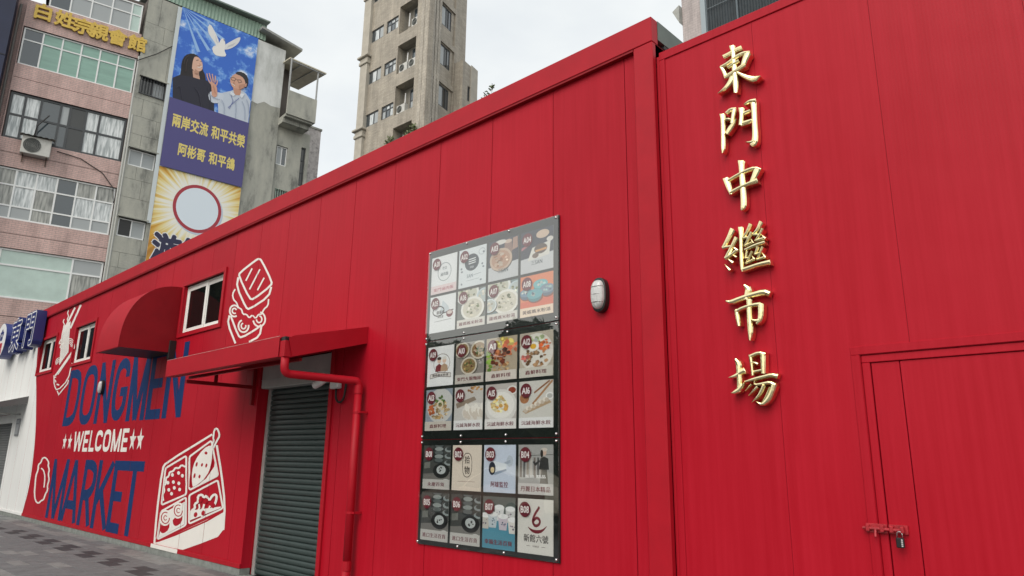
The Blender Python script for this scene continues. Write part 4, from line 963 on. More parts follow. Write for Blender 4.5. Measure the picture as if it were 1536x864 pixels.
def stain_mat(name,c1,c2,c3,sc1=1.3,stretch=.35):
    m=bpy.data.materials.new(name); m.use_nodes=True; MATS[name]=m; t=m.node_tree; N=t.nodes.new; K=t.links.new; b=t.nodes['Principled BSDF']; b.inputs['Roughness'].default_value=.9
    c=N('ShaderNodeTexCoord'); mp_=N('ShaderNodeMapping'); mp_.inputs['Scale'].default_value=(1,1,stretch); K(c.outputs['Object'],mp_.inputs[0])
    n=N('ShaderNodeTexNoise'); n.inputs['Scale'].default_value=sc1; n.inputs['Detail'].default_value=9; n.inputs['Roughness'].default_value=.68; K(mp_.outputs[0],n.inputs['Vector'])
    cr_=N('ShaderNodeValToRGB'); e=cr_.color_ramp.elements; e[0].position=.34; e[0].color=(*c3,1); e[1].position=.66; e[1].color=(*c1,1); q=e.new(.47); q.color=(*c2,1)
    K(n.outputs['Fac'],cr_.inputs[0]); K(cr_.outputs[0],b.inputs['Base Color'])
    n2=N('ShaderNodeTexNoise'); n2.inputs['Scale'].default_value=9; n2.inputs['Detail'].default_value=6; K(c.outputs['Object'],n2.inputs['Vector'])
    bp=N('ShaderNodeBump'); bp.inputs['Strength'].default_value=.4; bp.inputs['Distance'].default_value=.03; K(n2.outputs['Fac'],bp.inputs['Height']); K(bp.outputs[0],b.inputs['Normal'])
    return m
def curtain_mat(name,c1,c2,scale=9.):
    m=bpy.data.materials.new(name); m.use_nodes=True; MATS[name]=m; t=m.node_tree; N=t.nodes.new; K=t.links.new; b=t.nodes['Principled BSDF']
    c=N('ShaderNodeTexCoord'); mp_=N('ShaderNodeMapping'); mp_.inputs['Scale'].default_value=(1,1,.12); K(c.outputs['Object'],mp_.inputs[0])
    n=N('ShaderNodeTexNoise'); n.inputs['Scale'].default_value=scale; n.inputs['Detail'].default_value=3; K(mp_.outputs[0],n.inputs['Vector'])
    cr_=N('ShaderNodeValToRGB'); e=cr_.color_ramp.elements; e[0].position=.35; e[0].color=(*c1,1); e[1].position=.65; e[1].color=(*c2,1); K(n.outputs['Fac'],cr_.inputs[0]); K(cr_.outputs[0],b.inputs['Base Color'])
    b.inputs['Roughness'].default_value=.6; b.inputs['Coat Weight'].default_value=1; b.inputs['Coat Roughness'].default_value=.03
    return m
pink_tile=tile_mat('pink_wall_tile',(.62,.42,.385),(.56,.385,.355),(.36,.29,.27),.22,.085)
alu=mat('aluminium_frame',(.78,.80,.80),.4); dark_alu=mat('dark_bronze_frame',(.05,.055,.06),.4)
teal=mat('teal_blind_glass',(.22,.40,.33),.5,coat=1,noise=.25,nscale=1.5,stretch=(.4,.4,3)); pale_teal=mat('pale_teal_glass',(.46,.60,.55),.4,coat=1,noise=.2,nscale=1.2)
glass_blue=mat('blue_grey_glass',(.035,.05,.06),.05,spec=.8,coat=1); glass_dk=mat('dark_room_glass',(.03,.033,.033),.06,spec=.7)
curt_w=curtain_mat('white_curtain_glass',(.30,.34,.35),(.72,.76,.77),15); curt_g=curtain_mat('grey_curtain_glass',(.14,.15,.14),(.42,.43,.40),12)
frost=mat('frosted_glass',(.34,.37,.38),.5,coat=.6)
def window(parent,s0,s1,z0,z1,cols,rows,fm,panes,fw=.05,y=.08,name='window'):
    """cols/rows: fractions of the dividing lines; panes: materials, row by row from the top"""
    m=MB(); d=.06
    m.box(s0,s1,y-.02,y+d,z1-fw,z1); m.box(s0,s1,y-.02,y+d,z0,z0+fw); m.box(s0,s0+fw,y-.019,y+d,z0+fw,z1-fw); m.box(s1-fw,s1,y-.019,y+d,z0+fw,z1-fw)
    xs=[s0]+[s0+(s1-s0)*c for c in cols]+[s1]; zs=[z1]+[z1-(z1-z0)*r for r in rows]+[z0]
    for x in xs[1:-1]: m.box(x-fw/2,x+fw/2,y-.016,y+d,z0+fw,z1-fw)
    for z in zs[1:-1]: m.box(s0+fw,s1-fw,y-.012,y+d-.002,z-fw/2,z+fw/2)
    w=m.build(name,fm,parent,local=True); k=0
    for j in range(len(zs)-1):
        for i in range(len(xs)-1):
            p=MB(); p.box(xs[i]+fw*.4,xs[i+1]-fw*.4,y+.012+.006*(i%2),y+.03+.006*(i%2),zs[j+1]+fw*.4,zs[j]-fw*.4)
            p.build('pane',panes[k%len(panes)],w,local=True); k+=1
    return w
def wall_with_holes(parent,name,m,s0,s1,z0,z1,holes,y0=0.,y1=.3):
    b=MB()
    for (a,c,d,e) in rect_minus((s0,s1,z0,z1),holes): b.box(a,c,y0,y1,d,e)
    return b.build(name,m,parent,local=True)
def ac_unit(parent_loc,rotz,label,w=.85,h=.62,d=.32,canopy=False):
    t=thing('air_conditioner',label,'air conditioner',parent_loc,rotz,'outdoor air conditioners')
    wm=mat('ac_white',(.55,.55,.52),.5,noise=.15,nscale=6)
    m=MB(); m.bbox(-w/2,w/2,-d,0,0,h,.015); m.build('casing',wm,t,local=True)
    m=MB(); cx,cz,r=-w*.14,h*.5,h*.4
    for rr in (.25,.45,.65,.85,1.0):
        pts=[(cx+r*rr*math.cos(2*math.pi*i/20),-d-.012,cz+r*rr*math.sin(2*math.pi*i/20)) for i in range(21)]; m.tube(pts,.012,5)
    for i in range(6): a=math.pi*i/6; m.tube([(cx-r*math.cos(a),-d-.012,cz-r*math.sin(a)),(cx+r*math.cos(a),-d-.012,cz+r*math.sin(a))],.006,4)
    m.build('fan_grille',mat('ac_grille',(.16,.17,.16),.5),t,local=True)
    m=MB(); m.poly(ell(cx,cz,r,r,24),-d-.003); m.build('fan_opening',black,t,local=True)
    m=MB()
    for sx in (-w*.4,w*.4): m.box(sx-.02,sx+.02,-d,.0,-.05,-.005); m.box(sx-.02,sx+.02,-.03,.0,-.3,-.051)
    m.build('bracket',mat('rusty_bracket',(.12,.09,.07),.8),t,local=True)
    if canopy:
        m=MB()
        for i in range(12):
            a=-w*.6+i*w*1.2/12; b_=a+w*1.2/12; z_=h+.10+(.03 if i%2 else 0)
            m.add([(a,-d-.15,z_-.1),(b_,-d-.15,h+.10+(0 if i%2 else .03)-.1),(b_,.02,h+.10+(0 if i%2 else .03)),(a,.02,z_)],[(0,1,2,3)])
        m.build('rain_canopy',mat('old_sheet',(.3,.3,.27),.6),t,local=True)
    return t
# --- pink tiled block
PB=Vector((-33.267,4.936,0)); PR=R(90-12.4)
pink=thing('apartment_building','pink tiled apartment block with window bands and gold rooftop characters','building',PB,PR)
BANDS=[(18.08,19.91),(14.62,16.78),(11.10,13.35),(7.78,9.88),(3.6,6.3)]
sL,sR=-5.33,-.84
holes=[(sL+.03,sR-.03,a,b) for a,b in BANDS]
levels=[21.2,19.91,18.08,16.78,14.62,13.35,11.10,9.88,7.78,6.3,3.6,0]
# spandrels, each of two tiled strips with a joint
for i in range(0,len(levels)-1,2):
    zt,zb=levels[i],levels[i+1]; mid=zb+(zt-zb)*.5 if i else None
    segs=[(zb,zt)] if mid is None else [(zb,mid-.012),(mid+.012,zt)]
    for a,b in segs:
        m=MB(); m.box(sL,sR,-.02,.25,a,b); m.build('tiled_spandrel',pink_tile,pink,local=True)
m=MB(); m.box(sL,sR,.0,.25,0,21.19); 
m=MB()
for (a,c,d,e) in rect_minus((sL,sR,0,21.18),holes): m.box(a+.001,c-.001,.012,.24,d,e)
m.build('wall_core',mat('dark_mortar',(.08,.06,.055),.9),pink,local=True)
m=MB(); m.box(sL,sR+.4,.26,9,0,20.9); m.build('body',mat('building_body',(.16,.14,.13),.9),pink,local=True)
m=MB(); m.box(sL-.03,sL,-.03,.3,0,21.2); m.box(sL-.75,sL-.035,.35,.6,0,22); m.build('side_pier',pink_tile,pink,local=True)
m=MB(); m.tube([(sL-.25,.2,0),(sL-.25,.2,21)],.05,8); m.build('riser_pipe',mat('old_pipe',(.2,.19,.18),.6),pink,local=True)
six=[i/6 for i in range(1,6)]
window(pink,sL+.04,sR-.04,18.10,19.89,six,[.32],alu,[glass_blue,teal,teal,teal,teal,teal,pale_teal if 0 else glass_blue,teal,teal,teal,teal,teal],.06)
window(pink,sL+.04,sR-.04,14.64,16.76,[.125,.255,.42,.50,.64,.76],[.48],dark_alu,[curt_w,curt_w,glass_blue,frost,glass_dk,curt_w,curt_w,curt_w,curt_w,glass_blue,glass_blue,glass_dk,curt_w,curt_w],.09)
window(pink,sL+.04,sR-.04,11.12,13.33,six,[.33,.74],alu,[curt_g,curt_w,curt_w,glass_blue,curt_g,curt_g,curt_g,curt_w,curt_g,glass_blue,curt_w,curt_w,frost,frost,curt_g,glass_blue,frost,frost],.065)
window(pink,sL+.04,sR-.04,7.80,9.86,[.16,.74],[.33],alu,[pale_teal,pale_teal,frost,frost,pale_teal,curt_g],.07)
window(pink,sL+.04,sR-.04,3.62,6.28,six,[.33],alu,[glass_blue,pale_teal],.07)
# roof terrace screen
window(pink,-4.6,-.95,21.22,22.75,[.22,.44,.66,.88],[.4],alu,[glass_blue,frost,frost,frost,pale_teal],.06,y=.05,name='terrace_screen')
m=MB(); m.box(-4.9,-.3,.6,8,23.0,23.25); m.build('terrace_roof',mat('terrace_brown',(.12,.10,.09),.8),pink,local=True)
m=MB(); m.tube([(-.80,-.08,0),(-.80,-.08,20)],.045,8); m.tube([(-.70,-.10,0),(-.70,-.10,17)],.035,8); m.tube([(-.62,-.06,7),(-.62,-.06,21)],.025,6); m.build('drain_pipes',mat('pale_pipe',(.45,.46,.44),.5),pink,local=True)
hp=plane_hit(PB,PR)
for ch,px_,py_ in (('白',65,20),('姓',98,31),('宗',125,42),('親',148,49),('會',176,58),('館',206,67)):
    s_,z_=hp(px_,py_); p_=Matrix.Translation(PB)@Matrix.Rotation(PR,4,'Z')@Vector((s_,-.05,z_-.4))
    t=MB(); text(t,ch,0,.4,.70,-.09,.032,extr=.08)
    o=t.build('roof_character',gold_paint); o.location=p_; o.rotation_euler=(0,0,PR)
    tag(o,'gold character '+ch+' '+{'白':'at the left end of the pink tiled parapet','姓':'second from left on the pink parapet','宗':'third from left on the pink parapet','親':'fourth from left on the pink parapet','會':'second from right on the pink parapet','館':'at the right end of the pink tiled parapet'}[ch],'sign character','gold characters on the pink parapet')
def at_local(B,rz,s,y,z): return Matrix.Translation(B)@Matrix.Rotation(rz,4,'Z')@Vector((s,y,z))
ac_unit(at_local(PB,PR,-4.05,-.05,13.95),PR,'white air conditioner with rain canopy on the pink tiled wall',1.05,.78,.4,True)
m=MB(); p0=[(-3.3,-.06,14.45),(-2.4,-.06,14.35),(-1.5,-.06,13.9),(-1.0,-.06,13.3),(-.9,-.06,12.6)]; m.tube(p0,.018,6); m.tube([(-4.2,-.3,14.75),(-4.15,-.35,15.3),(-3.8,-.3,15.9)],.03,6)
m.build('loose_cable',black_rub,pink,local=True)

# --- grey concrete block with the banner
CR=R(90-4)
con=thing('concrete_building','stained grey concrete building side carrying the tall banner','building',PB,CR)
conc=stain_mat('stained_concrete',(.47,.47,.41),(.37,.375,.335),(.17,.175,.16))
wash=stain_mat('worn_whitewash',(.80,.82,.80),(.72,.74,.73),(.5,.52,.5),.6)
CW=[(-.62,.56,18.17,19.03),(-.62,.56,14.54,15.38),(-.62,.56,11.13,12.03)]
rows=[0,4,8.2,9.7,10.4,13.0,13.9,16.1,17.0,17.9,21.0,21.9,23.4]
for i,(a,b) in enumerate(zip(rows,rows[1:])):
    xm=[.1,-.2,.35,-.35,.45][i%5]; 
    for (x0,x1) in ((-.78,xm),(xm,.95)):
        m=MB(); nn=0
        for r_ in rect_minus((x0+.006,x1-.006,a+.006,b-.006),CW): m.box(r_[0],r_[1],0,.25,r_[2],r_[3]); nn+=1
        if nn: m.build('concrete_panel',conc,con,local=True)
m=MB()
for r_ in rect_minus((-.78,.95,0,23.39),CW): m.box(r_[0]+.001,r_[1]-.001,.03,.24,r_[2],r_[3])
m.build('wall_core',mat('dark_joint',(.11,.11,.10),.9),con,local=True)
m=MB(); m.box(.951,6.2,0,.25,0,23.4); m.build('wall',conc,con,local=True)
m=MB(); 
edge=[(4.62,23.38),(6.19,23.38),(6.19,19.9),(5.7,19.85),(5.3,19.95),(4.95,19.7),(4.62,19.75)]; m.poly(edge[::-1],-.006); o=m.build('whitewash_patch',wash,con,local=True); o['label']='worn white painted upper corner'; fix_normals(o)
m=MB(); m.box(-.78,6.2,.26,9,0,23.2); m.build('body',MATS['building_body'],con,local=True)
for (a,c,d,e),pm in zip(CW,([glass_dk,frost],[frost,frost],[black,frost])):
    w=window(con,a+.03,c-.03,d+.03,e-.03,[.5],[],alu if d<18 else dark_alu,pm,.05,y=.10)
    m=MB(); m.box(a-.05,c+.05,-.12,-.003,e+.0,e+.06); m.build('lintel_hood',conc,w,local=True)
    if d>18:
        m=MB()
        for i in range(9): x=a+.06+i*(c-a-.12)/8; m.tube([(x,-.04,d+.02),(x,-.04,e-.02)],.014,5)
        m.box(a,c,-.06,-.02,d-.02,d+.02); m.box(a,c,-.06,-.02,e-.03,e-.002); m.build('security_bars',dark_alu,w,local=True)
# green corrugated strip below the roof edge
m=MB(); n=60
z_at=lambda s: 24.1+(s-.4)*.02
pts=[]
for i in range(n+1):
    s_=-.2+i*(5.0+.2)/n; pts.append((s_,.02 if i%2 else -.03))
vs=[(s_,y_,23.46) for s_,y_ in pts]+[(s_,y_,24.25+.1*(s_/5)) for s_,y_ in pts]
m.add(vs,[(i,i+1,n+2+i,n+1+i) for i in range(n)]); m.build('corrugated_fascia',mat('green_corrugated',(.34,.48,.39),.55,noise=.2,nscale=2),con,local=True)
m=MB(); m.add([(-.6,-.35,24.35),(5.05,-.35,24.5),(5.05,7,25.2),(-.6,7,25.2),(-.6,-.35,24.27),(5.05,-.35,24.42),(5.05,7,25.1),(-.6,7,25.1)],[(0,1,2,3),(7,6,5,4),(0,4,5,1),(1,5,6,2),(2,6,7,3),(3,7,4,0)]); m.build('roof_sheet',mat('grey_green_roof',(.2,.25,.22),.6,noise=.2,nscale=2),con,local=True)
m=MB(); m.add([(4.6,-.5,23.95),(7.0,-.3,23.72),(7.0,6,23.95),(4.6,6,24.2),(4.6,-.5,23.82),(7.0,-.3,23.59),(7.0,6,23.8),(4.6,6,24.05)],[(0,1,2,3),(7,6,5,4),(0,4,5,1),(1,5,6,2),(2,6,7,3),(3,7,4,0)]); m.build('eave_sheet',mat('grey_eave',(.36,.37,.35),.7,noise=.2,nscale=3),con,local=True)
m=MB(); m.tube([(-.9,-.05,19.7),(-.1,-.06,20.4),(.7,-.05,21.3)],.02,6); m.build('slack_cable',black_rub,con,local=True)

# --- rear wing with balcony
wing=thing('rear_wing_building','grey rear wing with roofed balcony beside the banner building','building',at_local(PB,CR,6.2,0,0),CR)
m=MB()
WH=[(.1,.7,16.75,17.85),(1.45,1.72,15.9,18.15),(.2,1.15,14.2,15.4)]
for r_ in rect_minus((0,1.9,0,19.0),WH): m.box(r_[0],r_[1],.1,.4,r_[2],r_[3])
m.build('wall',conc,wing,local=True)
m=MB(); m.box(.0,1.9,.41,8,0,19.0); m.box(-.1,.6,.6,8,19,23.2); m.build('body',MATS['building_body'],wing,local=True)
window(wing,.11,.69,16.77,17.83,[.5],[],alu,[frost,glass_blue],.05,y=.2)
window(wing,1.46,1.71,15.92,18.13,[],[.33,.66],dark_alu,[glass_dk],.05,y=.2)
w=window(wing,.21,1.14,14.22,15.38,[.5],[],dark_alu,[glass_dk],.05,y=.2)
m=MB()
for i in range(8): x=.24+i*.125; m.tube([(x,.05,14.2),(x,.05,15.4)],.014,5)
m.build('security_bars',MATS['green_corrugated'],w,local=True)
m=MB(); m.box(-.02,1.62,-.95,-.85,19.25,20.62); m.box(1.52,1.62,-.849,.4,19.25,20.62); m.box(-.02,1.519,-.849,.4,19.15,19.3); m.box(-.02,1.45,-.6,.4,18.9,19.149); m.build('balcony',conc,wing,local=True)
m=MB(); m.add([(-.1,-.9,22.55),(2.0,-1.0,22.42),(2.0,2.5,22.9),(-.1,2.5,23.0),(-.1,-.9,22.48),(2.0,-1.0,22.35),(2.0,2.5,22.82),(-.1,2.5,22.92)],[(0,1,2,3),(7,6,5,4),(0,4,5,1),(1,5,6,2),(2,6,7,3),(3,7,4,0)])
bal=m.build('balcony_roof',mat('tan_sheet',(.60,.56,.44),.6,noise=.2,nscale=3),wing,local=True)
m=MB(); m.tube([(1.56,-.9,20.62),(1.56,-.9,22.4)],.05,8); m.tube([(0,-.9,20.62),(0,-.9,22.5)],.05,8); m.tube([(0,-.9,22.38),(1.9,-.95,22.30)],.035,6); m.tube([(.6,-.9,22.4),(.6,2,22.8)],.03,6); m.tube([(1.3,-.9,22.35),(1.3,2,22.8)],.03,6); m.build('balcony_posts',mat('grey_post',(.33,.34,.34),.5),wing,local=True)
speck=tile_mat('speckled_stone',(.42,.40,.38),(.25,.24,.23),(.3,.29,.28),.5,.25,.7)
hfar=plane_hit(PB,CR); fs0,fz0=hfar(444,215,3.0); fs1,_=hfar(478,240,3.0); _,fz1=hfar(479,196,3.0)
far=thing('stone_clad_building','narrow stone clad block standing behind the rear wing','building',at_local(PB,CR,fs0-1,3.0,0),CR)
m=MB(); m.box(0,fs1-fs0+1,0,6,0,fz1); m.build('wall',stain_mat('speckle_clad',(.66,.63,.61),(.5,.47,.46),(.2,.19,.19),4,1),far,local=True)
m=MB(); m.box(-.05,fs1-fs0+1.05,-.05,6.05,fz1+.001,fz1+.12); m.build('coping',conc,far,local=True)

# --- banner
def Bn(s,z): return (s,z)
ban=thing('vertical_banner','tall printed banner with dove, two people and Chinese slogans','banner',at_local(PB,CR,2.65,-.08,9.4),CR)
bx0,bx1,bz0,bz1=.70,4.60,9.4,23.38; bm0=Vector((2.65,0,9.4))
def bsky():
    m=bpy.data.materials.new('banner_sky_print'); m.use_nodes=True; t=m.node_tree; N=t.nodes.new; K=t.links.new; b=t.nodes['Principled BSDF']; b.inputs['Roughness'].default_value=.5
    c=N('ShaderNodeTexCoord'); n=N('ShaderNodeTexNoise'); n.inputs['Scale'].default_value=1.1; n.inputs['Detail'].default_value=8; n.inputs['Roughness'].default_value=.62; K(c.outputs['Object'],n.inputs['Vector'])
    r=N('ShaderNodeValToRGB'); e=r.color_ramp.elements; e[0].position=.5; e[0].color=(.035,.15,.62,1); e[1].position=.68; e[1].color=(.9,.93,.96,1); q=e.new(.57); q.color=(.15,.36,.82,1); K(n.outputs['Fac'],r.inputs[0]); K(r.outputs[0],b.inputs['Base Color']); return m
class BP:
    def __init__(s): s.mb=MB(); s.y=-.012
    def poly(s,pts,c,it=0,raw=False):
        if it: pts=smoothpts(pts,it,True)
        s.y-=.0012; s.mb.poly([(p[0]-2.65,p[1]-9.4) for p in pts],s.y,0,c if raw else s2l(c))
    def rib(s,pts,w,c,closed=False,it=0):
        if it: pts=smoothpts(pts,it,closed)
        s.y-=.0012
        for q in ribbon2d(pts,w,closed): s.mb.poly([(p[0]-2.65,p[1]-9.4) for p in q],s.y,0,s2l(c))
    def ell(s,x,z,rx,rz,c,rot=0,n=24): s.poly(ell(x,z,rx,rz,n,rot),c)
    def txt(s,t,x,z,h,c,wid=None,off=.03): s.y-=.0015; text(s.mb,t,x-2.65,z-9.4,h,s.y,off,0,s2l(c),wid,dl=.0001); s.y-=.001
m=MB(); m.box(bx0-2.65,bx1-2.65,-.008,.0,0,bz1-9.4); cloth=m.build('banner_cloth',mat('banner_vinyl',(.55,.6,.62),.5),ban,local=True)
m=MB(); m.poly([(bx0-2.65,8.95),(bx1-2.65,8.95),(bx1-2.65,bz1-9.4),(bx0-2.65,bz1-9.4)],-.011); o=m.build('sky_print',bsky(),ban,local=True)
b=BP()
c6=lambda x,y: (lambda h: (h[0],h[1]))(hc(x/4.547+225,y/4.547+10))
hc=plane_hit(PB,CR)
# light rays
for a0 in (-8,-22,-36,-50,-64):
    a1=R(a0-2.2); a2=R(a0+2.2); L_=2.3 if a0<-20 else 1.6; b.poly([(.72,23.36),(.72+L_*math.cos(a1),max(18.5,23.36+L_*1.0*math.sin(a1))),(.72+L_*math.cos(a2),23.36+L_*math.sin(a2))],(150,190,238))
def T6(l): return [c6(*p) for p in l]
b.poly(T6([(470,250),(440,180),(405,118),(388,150),(395,190),(430,240),(455,285)]),(232,232,230),1)
b.poly(T6([(500,270),(540,245),(610,208),(612,230),(590,265),(540,295),(490,300)]),(226,226,226),1)
b.poly(T6([(460,265),(485,215),(505,235),(510,270),(500,300),(520,345),(470,345),(430,330),(415,280)]),(238,236,232),1)
b.poly(T6([(440,200),(450,230),(460,260),(445,240)]),(206,208,212)); b.poly(T6([(530,270),(580,250),(560,272),(520,285)]),(206,206,208))
b.poly(T6([(495,228),(508,232),(500,242)]),(150,150,150))
# woman in black, looking up
b.poly(T6([(205,460),(210,380),(235,335),(285,322),(330,345),(345,390),(355,440),(372,470),(376,520),(340,500),(300,490),(255,480),(190,490)]),(34,28,30),1)
b.poly(T6([(275,420),(290,350),(320,345),(348,375),(356,410),(350,440),(325,450),(300,450)]),(222,180,158),1)
b.poly(T6([(285,440),(325,448),(335,500),(290,500)]),(206,164,142),0)
b.poly(T6([(215,420),(225,350),(270,325),(310,335),(290,360),(280,420),(282,480),(240,485)]),(30,25,27),1)
b.rib(T6([(318,418),(335,420),(350,410)]),.035,(240,236,232)); b.rib(T6([(310,372),(326,370)]),.03,(60,44,40)); b.rib(T6([(338,378),(348,382)]),.025,(60,44,40))
b.poly(T6([(150,640),(150,490),(200,470),(280,485),(330,500),(385,510),(415,545),(430,620),(432,726)]),(34,34,50),0)
# man in a white shirt, hand raised
b.poly(T6([(545,580),(600,560),(650,600),(680,650),(662,808),(460,742),(455,600)]),(196,206,220),0)
b.poly(T6([(390,600),(415,580),(460,590),(500,600),(490,650),(440,668),(400,650)]),(206,214,226),1)
b.poly(T6([(545,535),(538,500),(560,470),(600,455),(645,480),(650,530),(640,560),(605,575),(560,560)]),(214,166,142),1)
b.poly(T6([(570,462),(600,445),(650,465),(668,510),(655,560),(640,555),(645,515),(620,480)]),(44,42,46),1)
b.poly(T6([(560,560),(615,570),(610,610),(570,608)]),(200,150,126),0)
b.rib(T6([(545,490),(565,488),(580,500),(570,512),(550,506)]),.022,(50,46,50),True); b.rib(T6([(590,505),(612,506),(620,520),(600,526)]),.022,(50,46,50),True); b.rib(T6([(580,500),(592,506)]),.02,(50,46,50)); b.rib(T6([(550,530),(572,545)]),.035,(238,230,226))
b.poly(T6([(415,600),(412,545),(400,520),(418,515),(448,545),(455,600),(445,625),(415,620)]),(214,162,138),1)
for f in ([(405,530),(385,490),(382,462)],[(415,520),(402,480),(398,460)],[(425,518),(420,480),(418,465)],[(435,525),(440,495),(438,478)],[(445,545),(452,525),(452,508)]): b.rib(T6(f),.055,(218,168,144),it=1)
b.rib(T6([(545,610),(560,650),(535,700),(525,690)]),.03,(110,120,170)); b.rib(T6([(600,630),(560,665),(530,690)]),.03,(110,120,170))
b.poly(T6([(545,585),(575,605),(560,620),(540,600)]),(226,232,240)); b.poly(T6([(610,600),(640,600),(620,630),(605,615)]),(226,232,240))
for p in ([(225,400),(232,360),(262,336)],[(238,450),(240,400),(252,365)]): b.rib(T6(p),.03,(66,54,54),it=1)
b.poly(T6([(300,432),(322,446),(330,462),(300,466)]),(188,146,124),0); b.ell(*c6(322,402),.05,.04,(232,196,176)); b.rib(T6([(330,392),(338,404),(330,408)]),.02,(186,140,118))
for p in ([(170,560),(200,540),(215,640)],[(300,560),(330,600),(345,690)],[(390,560),(405,620),(408,700)]): b.rib(T6(p),.03,(50,50,66),it=1)
for p in ([(480,640),(500,680),(498,740)],[(620,650),(640,700),(640,780)],[(575,640),(580,700),(575,770)],[(410,610),(430,630),(470,640)],[(650,640),(665,680),(668,740)]): b.rib(T6(p),.03,(160,172,192),it=1)
b.poly(T6([(600,540),(640,535),(632,560),(605,572)]),(190,142,120),0); b.rib(T6([(570,515),(560,530),(572,534)]),.022,(176,126,104)); b.poly(T6([(640,535),(652,530),(650,552),(640,556)]),(206,156,134))
b.rib(T6([(425,545),(432,580),(440,600)]),.025,(184,134,112),it=1)
# purple field and slogans
b.poly([(bx0+.005,14.85),(bx1-.005,14.85),(bx1-.005,18.40),(bx0+.005,18.40)],(80,76,132))
b.txt('兩岸交流 和平共榮',2.72,17.30,.62,(226,208,120),3.55); b.txt('阿彬哥 和平鴿',2.75,15.92,.58,(226,208,120),2.75)
b.mb.build('printed_figures',printm,ban,local=True)
# sunburst
def burst():
    m=bpy.data.materials.new('banner_sunburst_print'); m.use_nodes=True; t=m.node_tree; N=t.nodes.new; K=t.links.new; bb=t.nodes['Principled BSDF']; bb.inputs['Roughness'].default_value=.5
    c=N('ShaderNodeTexCoord'); mp_=N('ShaderNodeMapping'); mp_.inputs['Location'].default_value=(-.0,0,-3.8); K(c.outputs['Object'],mp_.inputs[0])
    sp=N('ShaderNodeSeparateXYZ'); K(mp_.outputs[0],sp.inputs[0]); at=N('ShaderNodeMath'); at.operation='ARCTAN2'; K(sp.outputs[2],at.inputs[0]); K(sp.outputs[0],at.inputs[1])
    sc2=N('ShaderNodeMath'); sc2.operation='MULTIPLY'; sc2.inputs[1].default_value=5; K(at.outputs[0],sc2.inputs[0])
    n=N('ShaderNodeTexNoise'); n.noise_dimensions='1D'; n.inputs['Scale'].default_value=2.2; n.inputs['Detail'].default_value=4; K(sc2.outputs[0],n.inputs['W'])
    ln=N('ShaderNodeVectorMath'); ln.operation='LENGTH'; cb=N('ShaderNodeCombineXYZ'); K(sp.outputs[0],cb.inputs[0]); K(sp.outputs[2],cb.inputs[1]); K(cb.outputs[0],ln.inputs[0])
    mr=N('ShaderNodeMapRange'); mr.inputs['From Min'].default_value=1.1; mr.inputs['From Max'].default_value=3.0; mr.inputs['To Min'].default_value=.62; mr.inputs['To Max'].default_value=-.25; K(ln.outputs['Value'],mr.inputs['Value'])
    ad=N('ShaderNodeMath'); K(n.outputs['Fac'],ad.inputs[0]); K(mr.outputs[0],ad.inputs[1])
    r=N('ShaderNodeValToRGB'); e=r.color_ramp.elements; e[0].position=.1; e[0].color=(.36,.14,.02,1); e[1].position=1.08 if 0 else 1.0; e[1].color=(.85,.85,.78,1); q=e.new(.5); q.color=(.66,.36,.04,1); q=e.new(.75); q.color=(.8,.68,.3,1)
    K(ad.outputs[0],r.inputs[0]); K(r.outputs[0],bb.inputs['Base Color']); return m
m=MB(); m.poly([(bx0-2.64,.01),(bx1-2.66,.01),(bx1-2.66,5.44),(bx0-2.64,5.44)],-.012); m.build('sunburst_print',burst(),ban,local=True)
b=BP(); b.y=-.013
b.ell(2.70,13.12,1.16,1.22,(196,206,222),n=40); b.ell(2.64,13.2,1.13,1.2,(168,52,66),n=40); b.ell(2.64,13.2,.98,1.04,(222,234,244),n=40)
b.txt('游智',2.15,10.95,1.25,(232,234,238),2.6,.075); b.txt('游智',2.15,10.95,1.25,(42,42,74),2.6,.045)
b.mb.build('printed_circle',printm,ban,local=True)
m=MB(); m.box(.52-2.65,.70-2.65,-.03,-.002,12.0-9.4,23.3-9.4); m.build('side_batten',mat('pale_batten',(.6,.66,.68),.5),ban,local=True)

# --- dark blue neighbour at the far left
nb=thing('dark_blue_building','dark navy clad block at the far left edge','building',at_local(PB,PR,hp(23,10,-.6)[0],-.6,0),PR)
m=MB(); m.box(-8,0,0,6,0,34); m.build('cladding',mat('navy_cladding',(.012,.018,.055),.35,noise=.3,nscale=.6),nb,local=True)
m=MB()
for z in range(3,34,3): m.box(-8,.01,-.02,-.001,z,z+.05)
m.build('cladding_joints',mat('navy_joint',(.006,.008,.02),.5),nb,local=True)

# --- beige tower
v_=ray(640,100); TB=CAM+v_*(52/F_PX); TB.z=0
TL=R(1.9); TR=R(90+14.8)
tower=thing('apartment_tower','tall beige tiled apartment tower with window air conditioners','building',TB,0)
WMl=Matrix.Rotation(TL,4,'Z'); WMr=Matrix.Rotation(TR,4,'Z')
beige=tile_mat('beige_tower_tile',(.43,.385,.315),(.35,.315,.26),(.22,.2,.17),.5,.12,.6,.3); beige2=tile_mat('beige_rib_tile',(.48,.44,.37),(.40,.365,.31),(.22,.2,.17),.25,.25,.6,.5)
hl=plane_hit(TB,TL); hr=plane_hit(TB,TR)
def K3(x,y): return (x/3.323+500,y/3.323)
class Face:                                              # lets the local builders work on a rotated face of the tower
    pass
def rot_part(o,rz):
    o.rotation_euler=(0,0,rz); return o
def face_window(rz,*a,**k):
    w=window(tower,*a,**k); w.rotation_euler=(0,0,rz); return w
def tl(x,y): return hl(*K3(x,y))
def tr_(x,y,dy=0.0): return hr(*K3(x,y),dy)
sl0=tl(128,600)[0]; ztop=44.0
wins=[]
